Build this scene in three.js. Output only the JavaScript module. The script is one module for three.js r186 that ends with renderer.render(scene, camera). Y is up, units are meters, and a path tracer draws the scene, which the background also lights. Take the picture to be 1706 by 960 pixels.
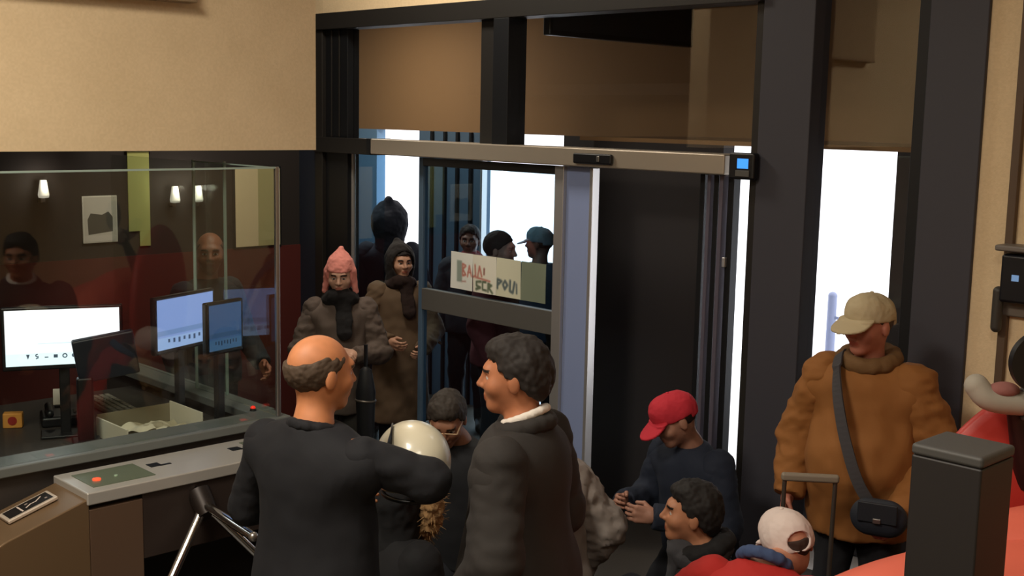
import * as THREE from 'three';
import { RoundedBoxGeometry } from 'three/addons/geometries/RoundedBoxGeometry.js';
import { RectAreaLightUniformsLib } from 'three/addons/lights/RectAreaLightUniformsLib.js';
import { ImprovedNoise } from 'three/addons/math/ImprovedNoise.js';
import { mergeGeometries } from 'three/addons/utils/BufferGeometryUtils.js';

// ---------------------------------------------------------------- camera, sky, exposure
const R = THREE.MathUtils.degToRad;
const scene = new THREE.Scene();
const camera = new THREE.PerspectiveCamera(2 * Math.atan(480 / 2000) * 180 / Math.PI, 1706 / 960, 0.05, 300);
camera.rotation.order = 'YXZ';
camera.position.set(7.05, 2.45, 4.94);
camera.rotation.set(-Math.atan(285 / 2000), Math.atan2(.719, .695), R(1.15));
scene.background = new THREE.Color(0.96, 0.97, 1.0);            // overcast winter sky
scene.backgroundIntensity = 3.0;
const renderer = new THREE.WebGLRenderer({ antialias: true });
renderer.toneMapping = THREE.LinearToneMapping;
renderer.toneMappingExposure = 1.15;
renderer.shadowMap.enabled = true;
RectAreaLightUniformsLib.init();
const WARM = new THREE.Color(1.0, 0.91, 0.77);

// ---------------------------------------------------------------- helpers
let seed = 12345;
const rnd = () => { seed = (seed * 1664525 + 1013904223) >>> 0; return seed / 4294967296; };
const noise = new ImprovedNoise();
const used = {};
function numbered(name) { used[name] = (used[name] ?? -1) + 1; return used[name] ? name + '_' + String(used[name]).padStart(3, '0') : name; }
function shadows(o) { o.traverse(c => { if (c.isMesh) { c.castShadow = true; c.receiveShadow = true; } }); return o; }
const lin = hex => new THREE.Color(hex);
const mat = (color, roughness = .7, metalness = 0, extra = {}) => new THREE.MeshStandardMaterial({ color, roughness, metalness, ...extra });
function mesh(name, geo, m, parent, pos = [0, 0, 0], rot = [0, 0, 0]) {
  const o = new THREE.Mesh(geo, m); o.name = name; o.position.set(...pos); o.rotation.set(...rot); parent.add(o); return o;
}
function thing(name, label, category, pos = [0, 0, 0], turn = 0, group) {
  const o = new THREE.Group(); o.name = numbered(name); o.position.set(...pos); o.rotation.y = turn;
  o.userData = { label, category }; if (group) o.userData.group = group; scene.add(o); return o;
}
function struct(name, label, category) { const o = new THREE.Group(); o.name = numbered(name); o.userData = { kind: 'structure', label, category }; scene.add(o); return o; }
// box between two corners
const bgeo = (x0, x1, y0, y1, z0, z1, r = .004) => {
  const w = x1 - x0, h = y1 - y0, d = z1 - z0, rr = Math.min(r, w * .45, h * .45, d * .45);
  const g = rr > 0 ? new RoundedBoxGeometry(w, h, d, 2, rr) : new THREE.BoxGeometry(w, h, d);
  g.translate((x0 + x1) / 2, (y0 + y1) / 2, (z0 + z1) / 2); return worldUV(g);
};
function worldUV(g) {
  const p = g.attributes.position, n = g.attributes.normal, uv = new Float32Array(p.count * 2);
  for (let i = 0; i < p.count; i++) {
    const ax = Math.abs(n.getX(i)), ay = Math.abs(n.getY(i)), az = Math.abs(n.getZ(i));
    if (ay >= ax && ay >= az) { uv[2 * i] = p.getX(i); uv[2 * i + 1] = p.getZ(i); }
    else if (ax >= az) { uv[2 * i] = p.getZ(i); uv[2 * i + 1] = p.getY(i); }
    else { uv[2 * i] = p.getX(i); uv[2 * i + 1] = p.getY(i); }
  }
  g.setAttribute('uv', new THREE.BufferAttribute(uv, 2)); return g;
}
const bx = (name, m, parent, x0, x1, y0, y1, z0, z1, r) => {      // mesh whose origin is at the bottom centre of the box
  const c = [(x0 + x1) / 2, y0, (z0 + z1) / 2];
  const g = bgeo(x0, x1, y0, y1, z0, z1, r); g.translate(-c[0], -c[1], -c[2]);
  return mesh(name, g, m, parent, c);
};
function rod(a, b, r, r2 = r, seg = 16) {                          // cylinder from a to b
  const A = new THREE.Vector3(...a), B = new THREE.Vector3(...b), d = B.clone().sub(A), L = d.length();
  const g = new THREE.CylinderGeometry(r2, r, L, seg, 1); g.translate(0, L / 2, 0);
  g.applyQuaternion(new THREE.Quaternion().setFromUnitVectors(new THREE.Vector3(0, 1, 0), d.normalize())); g.translate(...a); return g;
}
function tex(w, h, fn, srgb = true, rep) {
  const d = new Uint8Array(w * h * 4);
  for (let j = 0; j < h; j++) for (let i = 0; i < w; i++) { const c = fn(i / w, j / h); const k = (j * w + i) * 4; d[k] = c[0]; d[k + 1] = c[1]; d[k + 2] = c[2]; d[k + 3] = 255; }
  const t = new THREE.DataTexture(d, w, h); t.magFilter = THREE.LinearFilter; t.minFilter = THREE.LinearMipmapLinearFilter; t.generateMipmaps = true;
  t.wrapS = t.wrapT = THREE.RepeatWrapping; if (srgb) t.colorSpace = THREE.SRGBColorSpace; if (rep) t.repeat.set(rep, rep); t.needsUpdate = true; return t;
}
const fbm = (x, y, z) => noise.noise(x, y, z) * .5 + noise.noise(x * 2.1, y * 2.1, z) * .25 + noise.noise(x * 4.3, y * 4.3, z) * .125;
function canvasTex(w, h, draw) {
  const c = document.createElement('canvas'); c.width = w; c.height = h; draw(c.getContext('2d'), w, h);
  const t = new THREE.CanvasTexture(c); t.colorSpace = THREE.SRGBColorSpace; return t;
}
// ---------------------------------------------------------------- materials
const plasterMap = tex(256, 256, (u, v) => { const n = fbm(u * 6, v * 6, 1) * 12 + (rnd() - .5) * 8; return [226 + n, 200 + n, 160 + n]; }, true, .5);
const plasterBump = tex(256, 256, () => { const n = 128 + (rnd() - .5) * 110; return [n, n, n]; }, false, 1.3);
const M = {
  plaster: mat(0xffffff, .85, 0, { map: plasterMap, bumpMap: plasterBump, bumpScale: .0015 }),
  ceiling: mat(0xcfc4ae, .9),
  floor: mat(0x4a4642, .45, 0, { map: tex(256, 256, () => { const n = (rnd() - .5) * 34; return [205 + n, 200 + n, 192 + n]; }, true, 1) }),
  navy: mat(0x1c2230, .6), black: mat(0x141417, .55), frame: mat(0x2a2724, .5, .3), frameDark: mat(0x17181b, .5, .3),
  pillar: mat(0x3b3a42, .6),
  slate: mat(0x6a8fb0, .6), slateDark: mat(0x4c6379, .6), brown: mat(0x8a6a46, .8), blackPanel: mat(0x2c2727, .75),
  alu: mat(0xb3a797, .42, .55), aluBright: mat(0xc9c6c4, .35, .7), lavender: mat(0x93a2cc, .4, .1), railGrey: mat(0x6f6d68, .5, .4),
  steel: mat(0xa9a6a2, .3, .9), steelDark: mat(0x6a625a, .42, .7), chrome: mat(0xd9d8d6, .14, 1),
  maroon: mat(0x5b211c, .7), boothWall: mat(0x2b2522, .8), desk: mat(0x3a3430, .5), sill: mat(0x6b6f6c, .5, .2),
  white: mat(0xe9e6df, .6), paper: mat(0xe8e4d6, .9), pave: mat(0xd9dadd, .95), facade: mat(0xdcdcdc, .9),
  red: mat(0xe8705a, .5), redDeep: mat(0xb8332c, .45), plasticBlack: mat(0x101013, .4), plasticGrey: mat(0x55534f, .5),
  glass: new THREE.MeshPhysicalMaterial({ color: 0xffffff, roughness: .02, transmission: 1, thickness: 0, ior: 1.5 }),
  glassGreen: new THREE.MeshPhysicalMaterial({ color: 0xf8fbf9, roughness: .02, transmission: 1, thickness: 0, ior: 1.5 }),
  glassBlue: new THREE.MeshPhysicalMaterial({ color: 0xdfeef6, roughness: .03, transmission: 1, thickness: 0, ior: 1.5 }),
  glassEdge: mat(0x9fb3aa, .2, .1),
};
// ---------------------------------------------------------------- ceiling lamps
function ceilingLamp(x, y, z, w, d, nits, label, glow = 2.2) {
  const o = thing('ceiling_lamp', label, 'lamp', [x, y, z], 0, 'recessed ceiling lamps');
  bx('lamp_frame', M.white, o, -w / 2 - .03, w / 2 + .03, -.03, 0, -d / 2 - .03, d / 2 + .03);
  bx('diffuser', mat(0xffffff, .6, 0, { emissive: WARM, emissiveIntensity: glow }), o, -w / 2, w / 2, -.036, -.028, -d / 2, d / 2);
  const l = new THREE.RectAreaLight(WARM, nits, w, d); l.position.set(0, -.045, 0); l.rotation.x = -Math.PI / 2; o.add(l); l.name = 'lamp_light';
  return o;
}
ceilingLamp(4.1, 4.2, 4.5, .9, .9, 38, 'square ceiling lamp in the lobby over the turnstile lane');
ceilingLamp(6.6, 4.2, 4.0, .9, .9, 11, 'square ceiling lamp in the lobby over the red display vehicle');
ceilingLamp(5.2, 4.2, 6.6, .9, .9, 16, 'square ceiling lamp at the back of the lobby');
ceilingLamp(1.4, 4.2, 1.1, .6, .6, 36, 'square ceiling lamp just inside the sliding doors');
ceilingLamp(-.9, 3.45, -.62, .6, .4, 40, 'small ceiling lamp inside the vestibule');

// ---------------------------------------------------------------- structure
{
  const f = struct('floor', 'dark speckled stone floor of the lobby and vestibule', 'floor');
  bx('floor_slab', M.floor, f, -3.2, 9.7, -.12, 0, -.7, 9.2, 0); bx('vestibule_slab', M.floor, f, -3.2, 2.05, -.12, 0, -1.9, -.7, 0);
  const c = struct('ceiling', 'pale plaster ceiling of the lobby', 'ceiling');
  bx('ceiling_slab', M.ceiling, c, -3.2, 9.7, 4.2, 4.35, -.12, 9.2, 0);
  const vc = struct('ceiling', 'plaster ceiling of the entrance vestibule', 'ceiling');
  bx('ceiling_slab', M.ceiling, vc, -3.2, 9.7, 3.45, 3.6, -1.9, -.12, 0);
  const wb = struct('wall_back', 'plaster wall behind the viewer', 'wall');
  bx('plaster', M.plaster, wb, -3.2, 9.7, 0, 4.2, 9.08, 9.2, 0);
  const wr = struct('wall_right', 'plaster wall at the far side of the lobby', 'wall');
  bx('plaster', M.plaster, wr, 9.58, 9.7, 0, 4.2, -1.9, 9.08, 0);
  // wall in line with the doors
  const wf = struct('wall_front', 'beige plaster wall around the glazed entrance', 'wall');
  bx('navy_panel', M.navy, wf, -3.2, -.06, 0, 3.13, -.12, 0, 0);
  bx('plaster_over_doors', M.plaster, wf, -3.2, 3.63, 3.13, 4.2, -.12, 0, 0);
  bx('plaster_by_pillar', M.plaster, wf, 4.76, 9.58, 0, 4.2, -.12, 0, 0);
  bx('pipe_cover', mat(0x5a4634, .6), wf, 4.9, 4.935, 0, 4.2, 0, .03);
  // bulkhead over the glass booth
  const bk = struct('wall_left', 'cream plaster bulkhead over the glass booth', 'wall');
  bx('bulkhead', M.plaster, bk, 1.95, 2.1, 2.27, 4.2, 1.515, 9.08, 0);
  bx('booth_soffit', M.boothWall, bk, -.42, 1.95, 2.62, 2.7, 1.515, 9.08, 0);
  // wall behind the booth
  const w2 = struct('wall_booth', 'dark wall behind the booth with maroon lower half', 'wall');
  bx('upper_panel', M.boothWall, w2, -.42, -.3, 1.5, 4.2, 0, 9.08, 0);
  bx('lower_panel', M.maroon, w2, -.42, -.29, 0, 1.5, 0, 9.08, 0);
  // pillars
  const p1 = struct('pillar', 'dark grey square pillar beside the sliding door', 'pillar');
  bx('pillar_shaft', M.pillar, p1, 3.65, 3.935, 0, 4.2, -.12, .02, .006);
  const p2 = struct('pillar', 'dark square pillar next to the beige wall', 'pillar');
  bx('pillar_shaft', M.pillar, p2, 4.5, 4.76, 0, 4.2, -.12, .02, .006);
  // glazed transom frame
  const tr = struct('window_1', 'brown framed transom window over the sliding doors', 'window');
  bx('jamb_edge', M.frame, tr, -.06, .03, 0, 3.02, -.1, .03);
  bx('jamb_panel', M.frameDark, tr, .03, .285, 0, 3.02, -.1, .0);
  for (const x of [.1, .19]) bx('jamb_rib', M.frame, tr, x, x + .012, 2.29, 3.02, 0, .008, .002);
  bx('top_beam', M.frame, tr, -.06, 3.65, 3.02, 3.13, -.1, .05);
  bx('bottom_beam', M.frame, tr, -.06, .64, 2.18, 2.285, -.1, .04);
  bx('mullion', M.frame, tr, 1.63, 1.79, 2.285, 3.02, -.1, .0);
  bx('mullion', M.frameDark, tr, 1.79, 1.92, 2.285, 3.02, -.1, .05);
  bx('end_mullion', M.frame, tr, 3.6, 3.65, 0, 3.02, -.1, .0);
  bx('pane', M.glass, tr, .285, 1.63, 2.285, 3.02, -.056, -.05, 0);
  bx('pane', M.glass, tr, 1.92, 3.6, 2.285, 3.02, -.056, -.05, 0);
  // sidelight to the left of the leaf
  const sl = struct('window_2', 'narrow blue tinted sidelight pane left of the sliding door', 'window');
  bx('pane', M.glassBlue, sl, .3, .63, .02, 2.18, -.056, -.05, 0);
  bx('edge_trim', M.aluBright, sl, .285, .3, 0, 2.18, -.06, -.03);
  // tall fixed window between the two pillars
  const w3 = struct('window_3', 'tall fixed window between the two dark pillars', 'window');
  bx('pane', M.glass, w3, 3.935, 4.44, .02, 4.2, -.07, -.064, 0);
  bx('frame_stile', M.frameDark, w3, 4.44, 4.5, 0, 4.2, -.1, 0);
  // door operator header
  const hd = struct('trim_1', 'long silver door operator box over the sliding doors', 'door header');
  bx('operator_cover', M.alu, hd, .64, 3.5, 2.187, 2.288, -.1, .075, .008);
  bx('end_cap', M.frameDark, hd, .6, .64, 2.185, 2.29, -.1, .08, .004);
  bx('sensor', M.plasticBlack, hd, 2.5, 2.78, 2.205, 2.262, .075, .1, .01);
  bx('sensor_eye', M.steel, hd, 2.68, 2.7, 2.22, 2.25, .1, .106, .004);
  // sliding leaf with the mid rail
  const d1 = struct('door_1', 'glazed sliding door leaf with wide mid rail', 'door');
  bx('stile', M.slateDark, d1, 1.06, 1.1, .01, 2.18, -.045, .0);
  bx('stile', M.aluBright, d1, 2.29, 2.36, .01, 2.18, -.045, .02);
  bx('mid_rail', M.railGrey, d1, 1.1, 2.29, 1.2, 1.34, -.04, .005);
  bx('bottom_rail', M.railGrey, d1, 1.1, 2.29, .01, .16, -.04, .005);
  bx('top_rail', M.frame, d1, 1.1, 2.29, 2.13, 2.18, -.04, .005);
  bx('pane', M.glassBlue, d1, 1.1, 2.29, 1.34, 2.13, -.024, -.018, 0);
  bx('pane', M.glassBlue, d1, 1.1, 2.29, .16, 1.2, -.024, -.018, 0);
  // pale flush panel beside the leaf
  const d2 = struct('door_2', 'pale lavender door edge panel beside the glazed leaf', 'door');
  bx('panel', M.lavender, d2, 2.36, 2.55, .01, 2.18, -.05, -.005);
  bx('edge_strip', M.aluBright, d2, 2.55, 2.572, .01, 2.18, -.05, .01);
  // stacked leaf stiles at the right of the opening
  const d3 = struct('door_3', 'dark sliding leaf stacked open beside the pillar', 'door');
  const lav = mat(0x6a6472, .45, .35);
  for (const [x, w, m, z] of [[3.27, .03, M.frameDark, -.07], [3.33, .022, lav, -.05], [3.365, .03, M.frameDark, -.06], [3.42, .024, lav, -.03], [3.46, .035, M.frameDark, -.05]])
    bx('stile', m, d3, x, x + w, .01, 2.18, z - .03, z + .03);
  bx('pane', M.glass, d3, 3.285, 3.49, .01, 2.18, -.1, -.09, 0);
  bx('latch', M.aluBright, d3, 3.455, 3.475, 1.72, 1.77, -.02, .0);
  // outer wall of the vestibule
  const wo = struct('wall_outer', 'outer vestibule wall with three bright openings to the street', 'wall');
  bx('bulkhead', M.brown, wo, -3.2, 9.7, 2.316, 3.45, -1.9, -1.8, 0); bx('canopy', M.brown, wo, 1.9, 9.7, 2.316, 2.34, -1.8, -.6, 0);
  bx('return_panel', M.blackPanel, wo, 2.02, 2.14, 0, 2.316, -1.9, -.6, 0);
  bx('near_panel', M.blackPanel, wo, 2.14, 3.0, 0, 2.316, -.7, -.6, 0);
  bx('slate_panel', M.slate, wo, -3.2, -1.73, 0, 2.316, -1.9, -1.8, 0);
  bx('slate_panel', M.slateDark, wo, -1.126, -.31, 0, 2.316, -1.9, -1.8, 0);
  for (const x of [-.95, -.78, -.62, -.45]) bx('panel_rib', M.frameDark, wo, x, x + .03, 0, 2.316, -1.8, -1.775);
  bx('black_panel', M.blackPanel, wo, .62, 2.02, 0, 2.316, -1.9, -1.8, 0);
  bx('right_panel', M.blackPanel, wo, 4.055, 9.7, 0, 2.316, -.7, -.6, 0);
  bx('end_wall', M.slate, wo, -3.2, -3.1, 0, 3.45, -1.8, -.12, 0);
  bx('opening_post', M.aluBright, wo, -.31, -.285, 0, 2.316, -1.84, -1.78);
}
// ---------------------------------------------------------------- outdoors
{
  const g = struct('street', 'snow pale pavement outside the entrance', 'pavement');
  bx('paving', M.pave, g, -80, 40, -.14, -.02, -60, -1.9, 0); bx('paving', M.pave, g, 2.05, 40, -.14, -.02, -1.9, -.7, 0);
  const f = struct('street_facade', 'pale building front across the street', 'building');
  bx('facade_wall', M.facade, f, -80, 40, -.02, 9, -61, -60, 0);
  for (let i = 0; i < 14; i++) bx('window', mat(0xb9c2cc, .4), f, -70 + i * 7, -67 + i * 7, 1.2, 3.4, -60, -59.95, 0);
  const b = thing('street_post', 'pale blue grey street post seen through the tall window', 'post', [1.11, -.02, -5]);
  const pm = mat(0x767f9c, .6);
  mesh('post_shaft', new THREE.CylinderGeometry(.042, .046, .86, 18).translate(0, .43, 0), pm, b);
  mesh('post_cap', new THREE.SphereGeometry(.044, 18, 10, 0, 7, 0, Math.PI / 2).translate(0, .86, 0), pm, b);
  mesh('post_bracket', new RoundedBoxGeometry(.06, .03, .03, 2, .008).translate(.05, .66, 0), pm, b);
  const lw = thing('garden_wall', 'low dark grey stone wall outside the tall window', 'wall', [3.55, -.02, -1.2]);
  const wm = mat(0xffffff, .95, 0, { map: tex(128, 128, (u, v) => { const n = fbm(u * 9, v * 9, 4) * 70 + (rnd() - .5) * 24; return [62 + n, 63 + n, 70 + n]; }, true, 2) });
  bx('wall_body', wm, lw, -.5, .6, 0, .6, -.09, .09, .01); bx('coping', wm, lw, -.52, .62, .6, .66, -.12, .12, .012);
}
// ---------------------------------------------------------------- implicit surfaces for people
const V = (x, y, z) => new THREE.Vector3(x, y, z);
// prims are {f(x,y,z), k, sub}
function cap(a, b, ra, rb, k = .03, w, s) {                        // tapered capsule; w, s: flatten by s along the unit vector w
  const [ax, ay, az] = a, bax = b[0] - ax, bay = b[1] - ay, baz = b[2] - az, bb = bax * bax + bay * bay + baz * baz || 1e-9, q = w ? 1 / s - 1 : 0;
  return { k, f(x, y, z) {
    const px = x - ax, py = y - ay, pz = z - az; let t = (px * bax + py * bay + pz * baz) / bb; t = t < 0 ? 0 : t > 1 ? 1 : t;
    let dx = px - t * bax, dy = py - t * bay, dz = pz - t * baz;
    if (w) { const e = (dx * w[0] + dy * w[1] + dz * w[2]) * q; dx += w[0] * e; dy += w[1] * e; dz += w[2] * e; }
    return Math.sqrt(dx * dx + dy * dy + dz * dz) - (ra + (rb - ra) * t);
  } };
}
function ell(c, r, k = .02, sub = false) {
  const [cx, cy, cz] = c, [rx, ry, rz] = r, m = Math.min(rx, ry, rz);
  return { k, sub, f(x, y, z) { const a = (x - cx) / rx, b = (y - cy) / ry, d = (z - cz) / rz; return (Math.sqrt(a * a + b * b + d * d) - 1) * m; } };
}
function sdfOf(prims, clip) {
  return (x, y, z) => {
    let d = 1e3;
    for (const p of prims) {
      const e = p.f(x, y, z), k = p.k;
      if (p.sub) { const g = -e, h = k - Math.abs(d - g); d = Math.max(d, g) + (h > 0 ? h * h / (4 * k) : 0); }
      else { const h = k - Math.abs(d - e); d = Math.min(d, e) - (h > 0 ? h * h / (4 * k) : 0); }
    }
    return clip ? Math.max(d, clip(x, y, z)) : d;
  };
}
function surface(sdf, mn, mx, h, paint) {                          // surface nets on a regular grid
  const nx = Math.ceil((mx[0] - mn[0]) / h) + 1, ny = Math.ceil((mx[1] - mn[1]) / h) + 1, nz = Math.ceil((mx[2] - mn[2]) / h) + 1;
  const val = new Float32Array(nx * ny * nz), B = 8, half = B * h * .5 * 1.75;
  const id = (i, j, k) => (k * ny + j) * nx + i;
  for (let k0 = 0; k0 < nz; k0 += B) for (let j0 = 0; j0 < ny; j0 += B) for (let i0 = 0; i0 < nx; i0 += B) {
    const c = sdf(mn[0] + (i0 + B / 2) * h, mn[1] + (j0 + B / 2) * h, mn[2] + (k0 + B / 2) * h), far = c > half * 1.5 || c < -half * 1.6;
    const i1 = Math.min(i0 + B, nx), j1 = Math.min(j0 + B, ny), k1 = Math.min(k0 + B, nz);
    for (let k = k0; k < k1; k++) for (let j = j0; j < j1; j++) for (let i = i0; i < i1; i++)
      val[id(i, j, k)] = far ? c : sdf(mn[0] + i * h, mn[1] + j * h, mn[2] + k * h);
  }
  const vi = new Int32Array(nx * ny * nz).fill(-1), pos = [], idx = [];
  const E = [[0, 1], [2, 3], [4, 5], [6, 7], [0, 2], [1, 3], [4, 6], [5, 7], [0, 4], [1, 5], [2, 6], [3, 7]], v = new Array(8);
  for (let k = 0; k < nz - 1; k++) for (let j = 0; j < ny - 1; j++) for (let i = 0; i < nx - 1; i++) {
    let m = 0;
    for (let c = 0; c < 8; c++) { v[c] = val[id(i + (c & 1), j + ((c >> 1) & 1), k + (c >> 2))]; if (v[c] < 0) m |= 1 << c; }
    if (m === 0 || m === 255) continue;
    let n = 0, x = 0, y = 0, z = 0;
    for (const [a, b] of E) if ((v[a] < 0) !== (v[b] < 0)) {
      const t = v[a] / (v[a] - v[b]); n++;
      x += (a & 1) + t * ((b & 1) - (a & 1)); y += ((a >> 1) & 1) + t * (((b >> 1) & 1) - ((a >> 1) & 1)); z += (a >> 2) + t * ((b >> 2) - (a >> 2));
    }
    vi[id(i, j, k)] = pos.length / 3;
    pos.push(mn[0] + (i + x / n) * h, mn[1] + (j + y / n) * h, mn[2] + (k + z / n) * h);
  }
  const quad = (a, b, c, d, flip) => { if (a < 0 || b < 0 || c < 0 || d < 0) return; if (flip) idx.push(a, c, b, a, d, c); else idx.push(a, b, c, a, c, d); };
  for (let k = 1; k < nz - 1; k++) for (let j = 1; j < ny - 1; j++) for (let i = 1; i < nx - 1; i++) {
    const a = val[id(i, j, k)] < 0;
    if (a !== (val[id(i + 1, j, k)] < 0)) quad(vi[id(i, j - 1, k - 1)], vi[id(i, j, k - 1)], vi[id(i, j, k)], vi[id(i, j - 1, k)], !a);
    if (a !== (val[id(i, j + 1, k)] < 0)) quad(vi[id(i - 1, j, k - 1)], vi[id(i - 1, j, k)], vi[id(i, j, k)], vi[id(i, j, k - 1)], !a);
    if (a !== (val[id(i, j, k + 1)] < 0)) quad(vi[id(i - 1, j - 1, k)], vi[id(i, j - 1, k)], vi[id(i, j, k)], vi[id(i - 1, j, k)], !a);
  }
  const g = new THREE.BufferGeometry(); g.setAttribute('position', new THREE.Float32BufferAttribute(pos, 3)); g.setIndex(idx);
  if (paint) { const c = new Float32Array(pos.length); for (let i = 0; i < pos.length; i += 3) { const q = paint(pos[i], pos[i + 1], pos[i + 2]); c[i] = q[0]; c[i + 1] = q[1]; c[i + 2] = q[2]; } g.setAttribute('color', new THREE.BufferAttribute(c, 3)); }
  g.computeVertexNormals(); return g;
}
function wrinkle(g, amp, freq, sy = 1, off = 0) {                  // cloth folds: push vertices along their normals
  const p = g.attributes.position, n = g.attributes.normal;
  for (let i = 0; i < p.count; i++) {
    const x = p.getX(i), y = p.getY(i), z = p.getZ(i);
    const d = amp * (noise.noise(x * freq + off, y * freq * sy + off, z * freq) + .5 * noise.noise(x * freq * 2.3, y * freq * 2.3 * sy + off, z * freq * 2.3));
    p.setXYZ(i, x + n.getX(i) * d, y + n.getY(i) * d, z + n.getZ(i) * d);
  }
  g.computeVertexNormals(); return g;
}
const bounds = (pts, pad) => { const a = [1e9, 1e9, 1e9], b = [-1e9, -1e9, -1e9]; for (const p of pts) for (let i = 0; i < 3; i++) { a[i] = Math.min(a[i], p[i] - pad); b[i] = Math.max(b[i], p[i] + pad); } return [a, b]; };

// ---- head, in a frame at its centre: y up, face along +z
function headPrims() {
  return [
    ell([0, .032, -.014], [.077, .09, .098], .02),
    ell([0, -.035, .03], [.058, .075, .066], .05),
    ell([0, -.092, .066], [.026, .02, .024], .03),
    cap([-.03, .03, .082], [.03, .03, .082], .014, .014, .025),
    ell([.042, -.022, .062], [.022, .02, .02], .03), ell([-.042, -.022, .062], [.022, .02, .02], .03),
    { ...ell([.033, .008, .101], [.021, .013, .02], .014), sub: true }, { ...ell([-.033, .008, .101], [.021, .013, .02], .014), sub: true },
    ell([.032, .007, .076], [.0135, .0125, .0125], .003), ell([-.032, .007, .076], [.0135, .0125, .0125], .003),
    cap([0, .014, .094], [0, -.02, .114], .008, .0115, .014), ell([.011, -.025, .1], [.009, .008, .01], .008), ell([-.011, -.025, .1], [.009, .008, .01], .008),
    cap([-.016, -.052, .092], [.016, -.052, .092], .0075, .0075, .008), cap([-.013, -.064, .09], [.013, -.064, .09], .008, .008, .008),
    ell([.08, -.004, -.008], [.01, .032, .019], .008), ell([-.08, -.004, -.008], [.01, .032, .019], .008),
  ];
}
function facePaint(skin, brow, o = {}) {
  const lip = [skin[0] * .82, skin[1] * .5, skin[2] * .5];
  return (x, y, z) => {
    const ax = Math.abs(x);
    if (z > .06) {
      const ex = (ax - .032) / .014, ey = (y - .006) / .0065;
      if (ex * ex + ey * ey < 1) return Math.hypot((ax - .031) / .007, (y - .006) / .0075) < 1 ? [.02, .015, .012] : [.55, .52, .5];
      if (ax > .014 && ax < .052 && Math.abs(y - (.031 - (ax - .033) * (ax - .033) * 9)) < .0055) return brow;
      if (ax < .023 && Math.abs(y + .058) < .0115 - ax * .2) return lip;
    }
    if (o.beard && y < -.03 && z > -.02 && !(ax < .02 && y > -.05)) { const b = .55; return [skin[0] * (1 - b) + brow[0] * b, skin[1] * (1 - b) + brow[1] * b, skin[2] * (1 - b) + brow[2] * b]; }
    const n = 1 + .12 * noise.noise(x * 40, y * 40, z * 40);
    return [skin[0] * n, skin[1] * n, skin[2] * n];
  };
}
// ---- hand, in a frame at the wrist: fingers along +y, palm towards +z, thumb on side sx
function handGeo(sx, curl, h, skin) {
  const pr = [cap([-.022, .02, 0], [-.03, .085, 0], .016, .014, .02), cap([0, .015, 0], [0, .09, 0], .018, .014, .02), cap([.022, .02, 0], [.03, .082, 0], .016, .013, .02), cap([0, -.03, 0], [0, .02, 0], .024, .022, .02)];
  [[.03, .034, .024, .019], [.011, .038, .027, .02], [-.01, .036, .025, .02], [-.03, .028, .019, .017]].forEach(([bx0, a, b, c], i) => {
    let p = [bx0 * sx, .088 - Math.abs(bx0) * .15, .001], ang = curl * .5 + i * .04; const fan = bx0 * sx * 1.2;
    [a, b, c].forEach((L, j) => {
      const q = [p[0] + fan * L * Math.cos(ang), p[1] + Math.cos(ang) * L, p[2] + Math.sin(ang) * L];
      pr.push(cap(p, q, .0088 - j * .0009, .0082 - j * .0009, .005)); p = q; ang += curl;
    });
  });
  const t0 = [.024 * sx, .02, .006], t1 = [.05 * sx, .052, .018 + curl * .012], t2 = [.054 * sx - curl * .012 * sx, .084, .03 + curl * .02];
  pr.push(cap(t0, t1, .015, .0105, .012), cap(t1, t2, .0102, .0085, .004));
  const g = surface(sdfOf(pr), [-.09, -.07, -.05], [.09, .23, .14], h, () => skin);
  return g;
}
function basis(dir, palm) { const Y = V(...dir).normalize(), Z = V(...palm); Z.addScaledVector(Y, -Z.dot(Y)).normalize(); const X = new THREE.Vector3().crossVectors(Y, Z); return new THREE.Matrix4().makeBasis(X, Y, Z); }

const STAND = { hipY: .93, knee: [.1, .5, .02], ankle: [.1, .085, -.02], toe: [.125, .035, .14] };
const LEGS = {
  stand: { pelvis: .96, knee: [.1, .5, .02], ankle: [.105, .085, -.03], toe: [.13, .035, .13] },
  squat: { pelvis: .34, knee: [.17, .5, .36], ankle: [.14, .085, .06], toe: [.17, .035, .22] },
  kneel: { pelvis: .44, knee: [.12, .075, .26], ankle: [.11, .08, -.16], toe: [.11, .06, -.3] },
};
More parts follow.
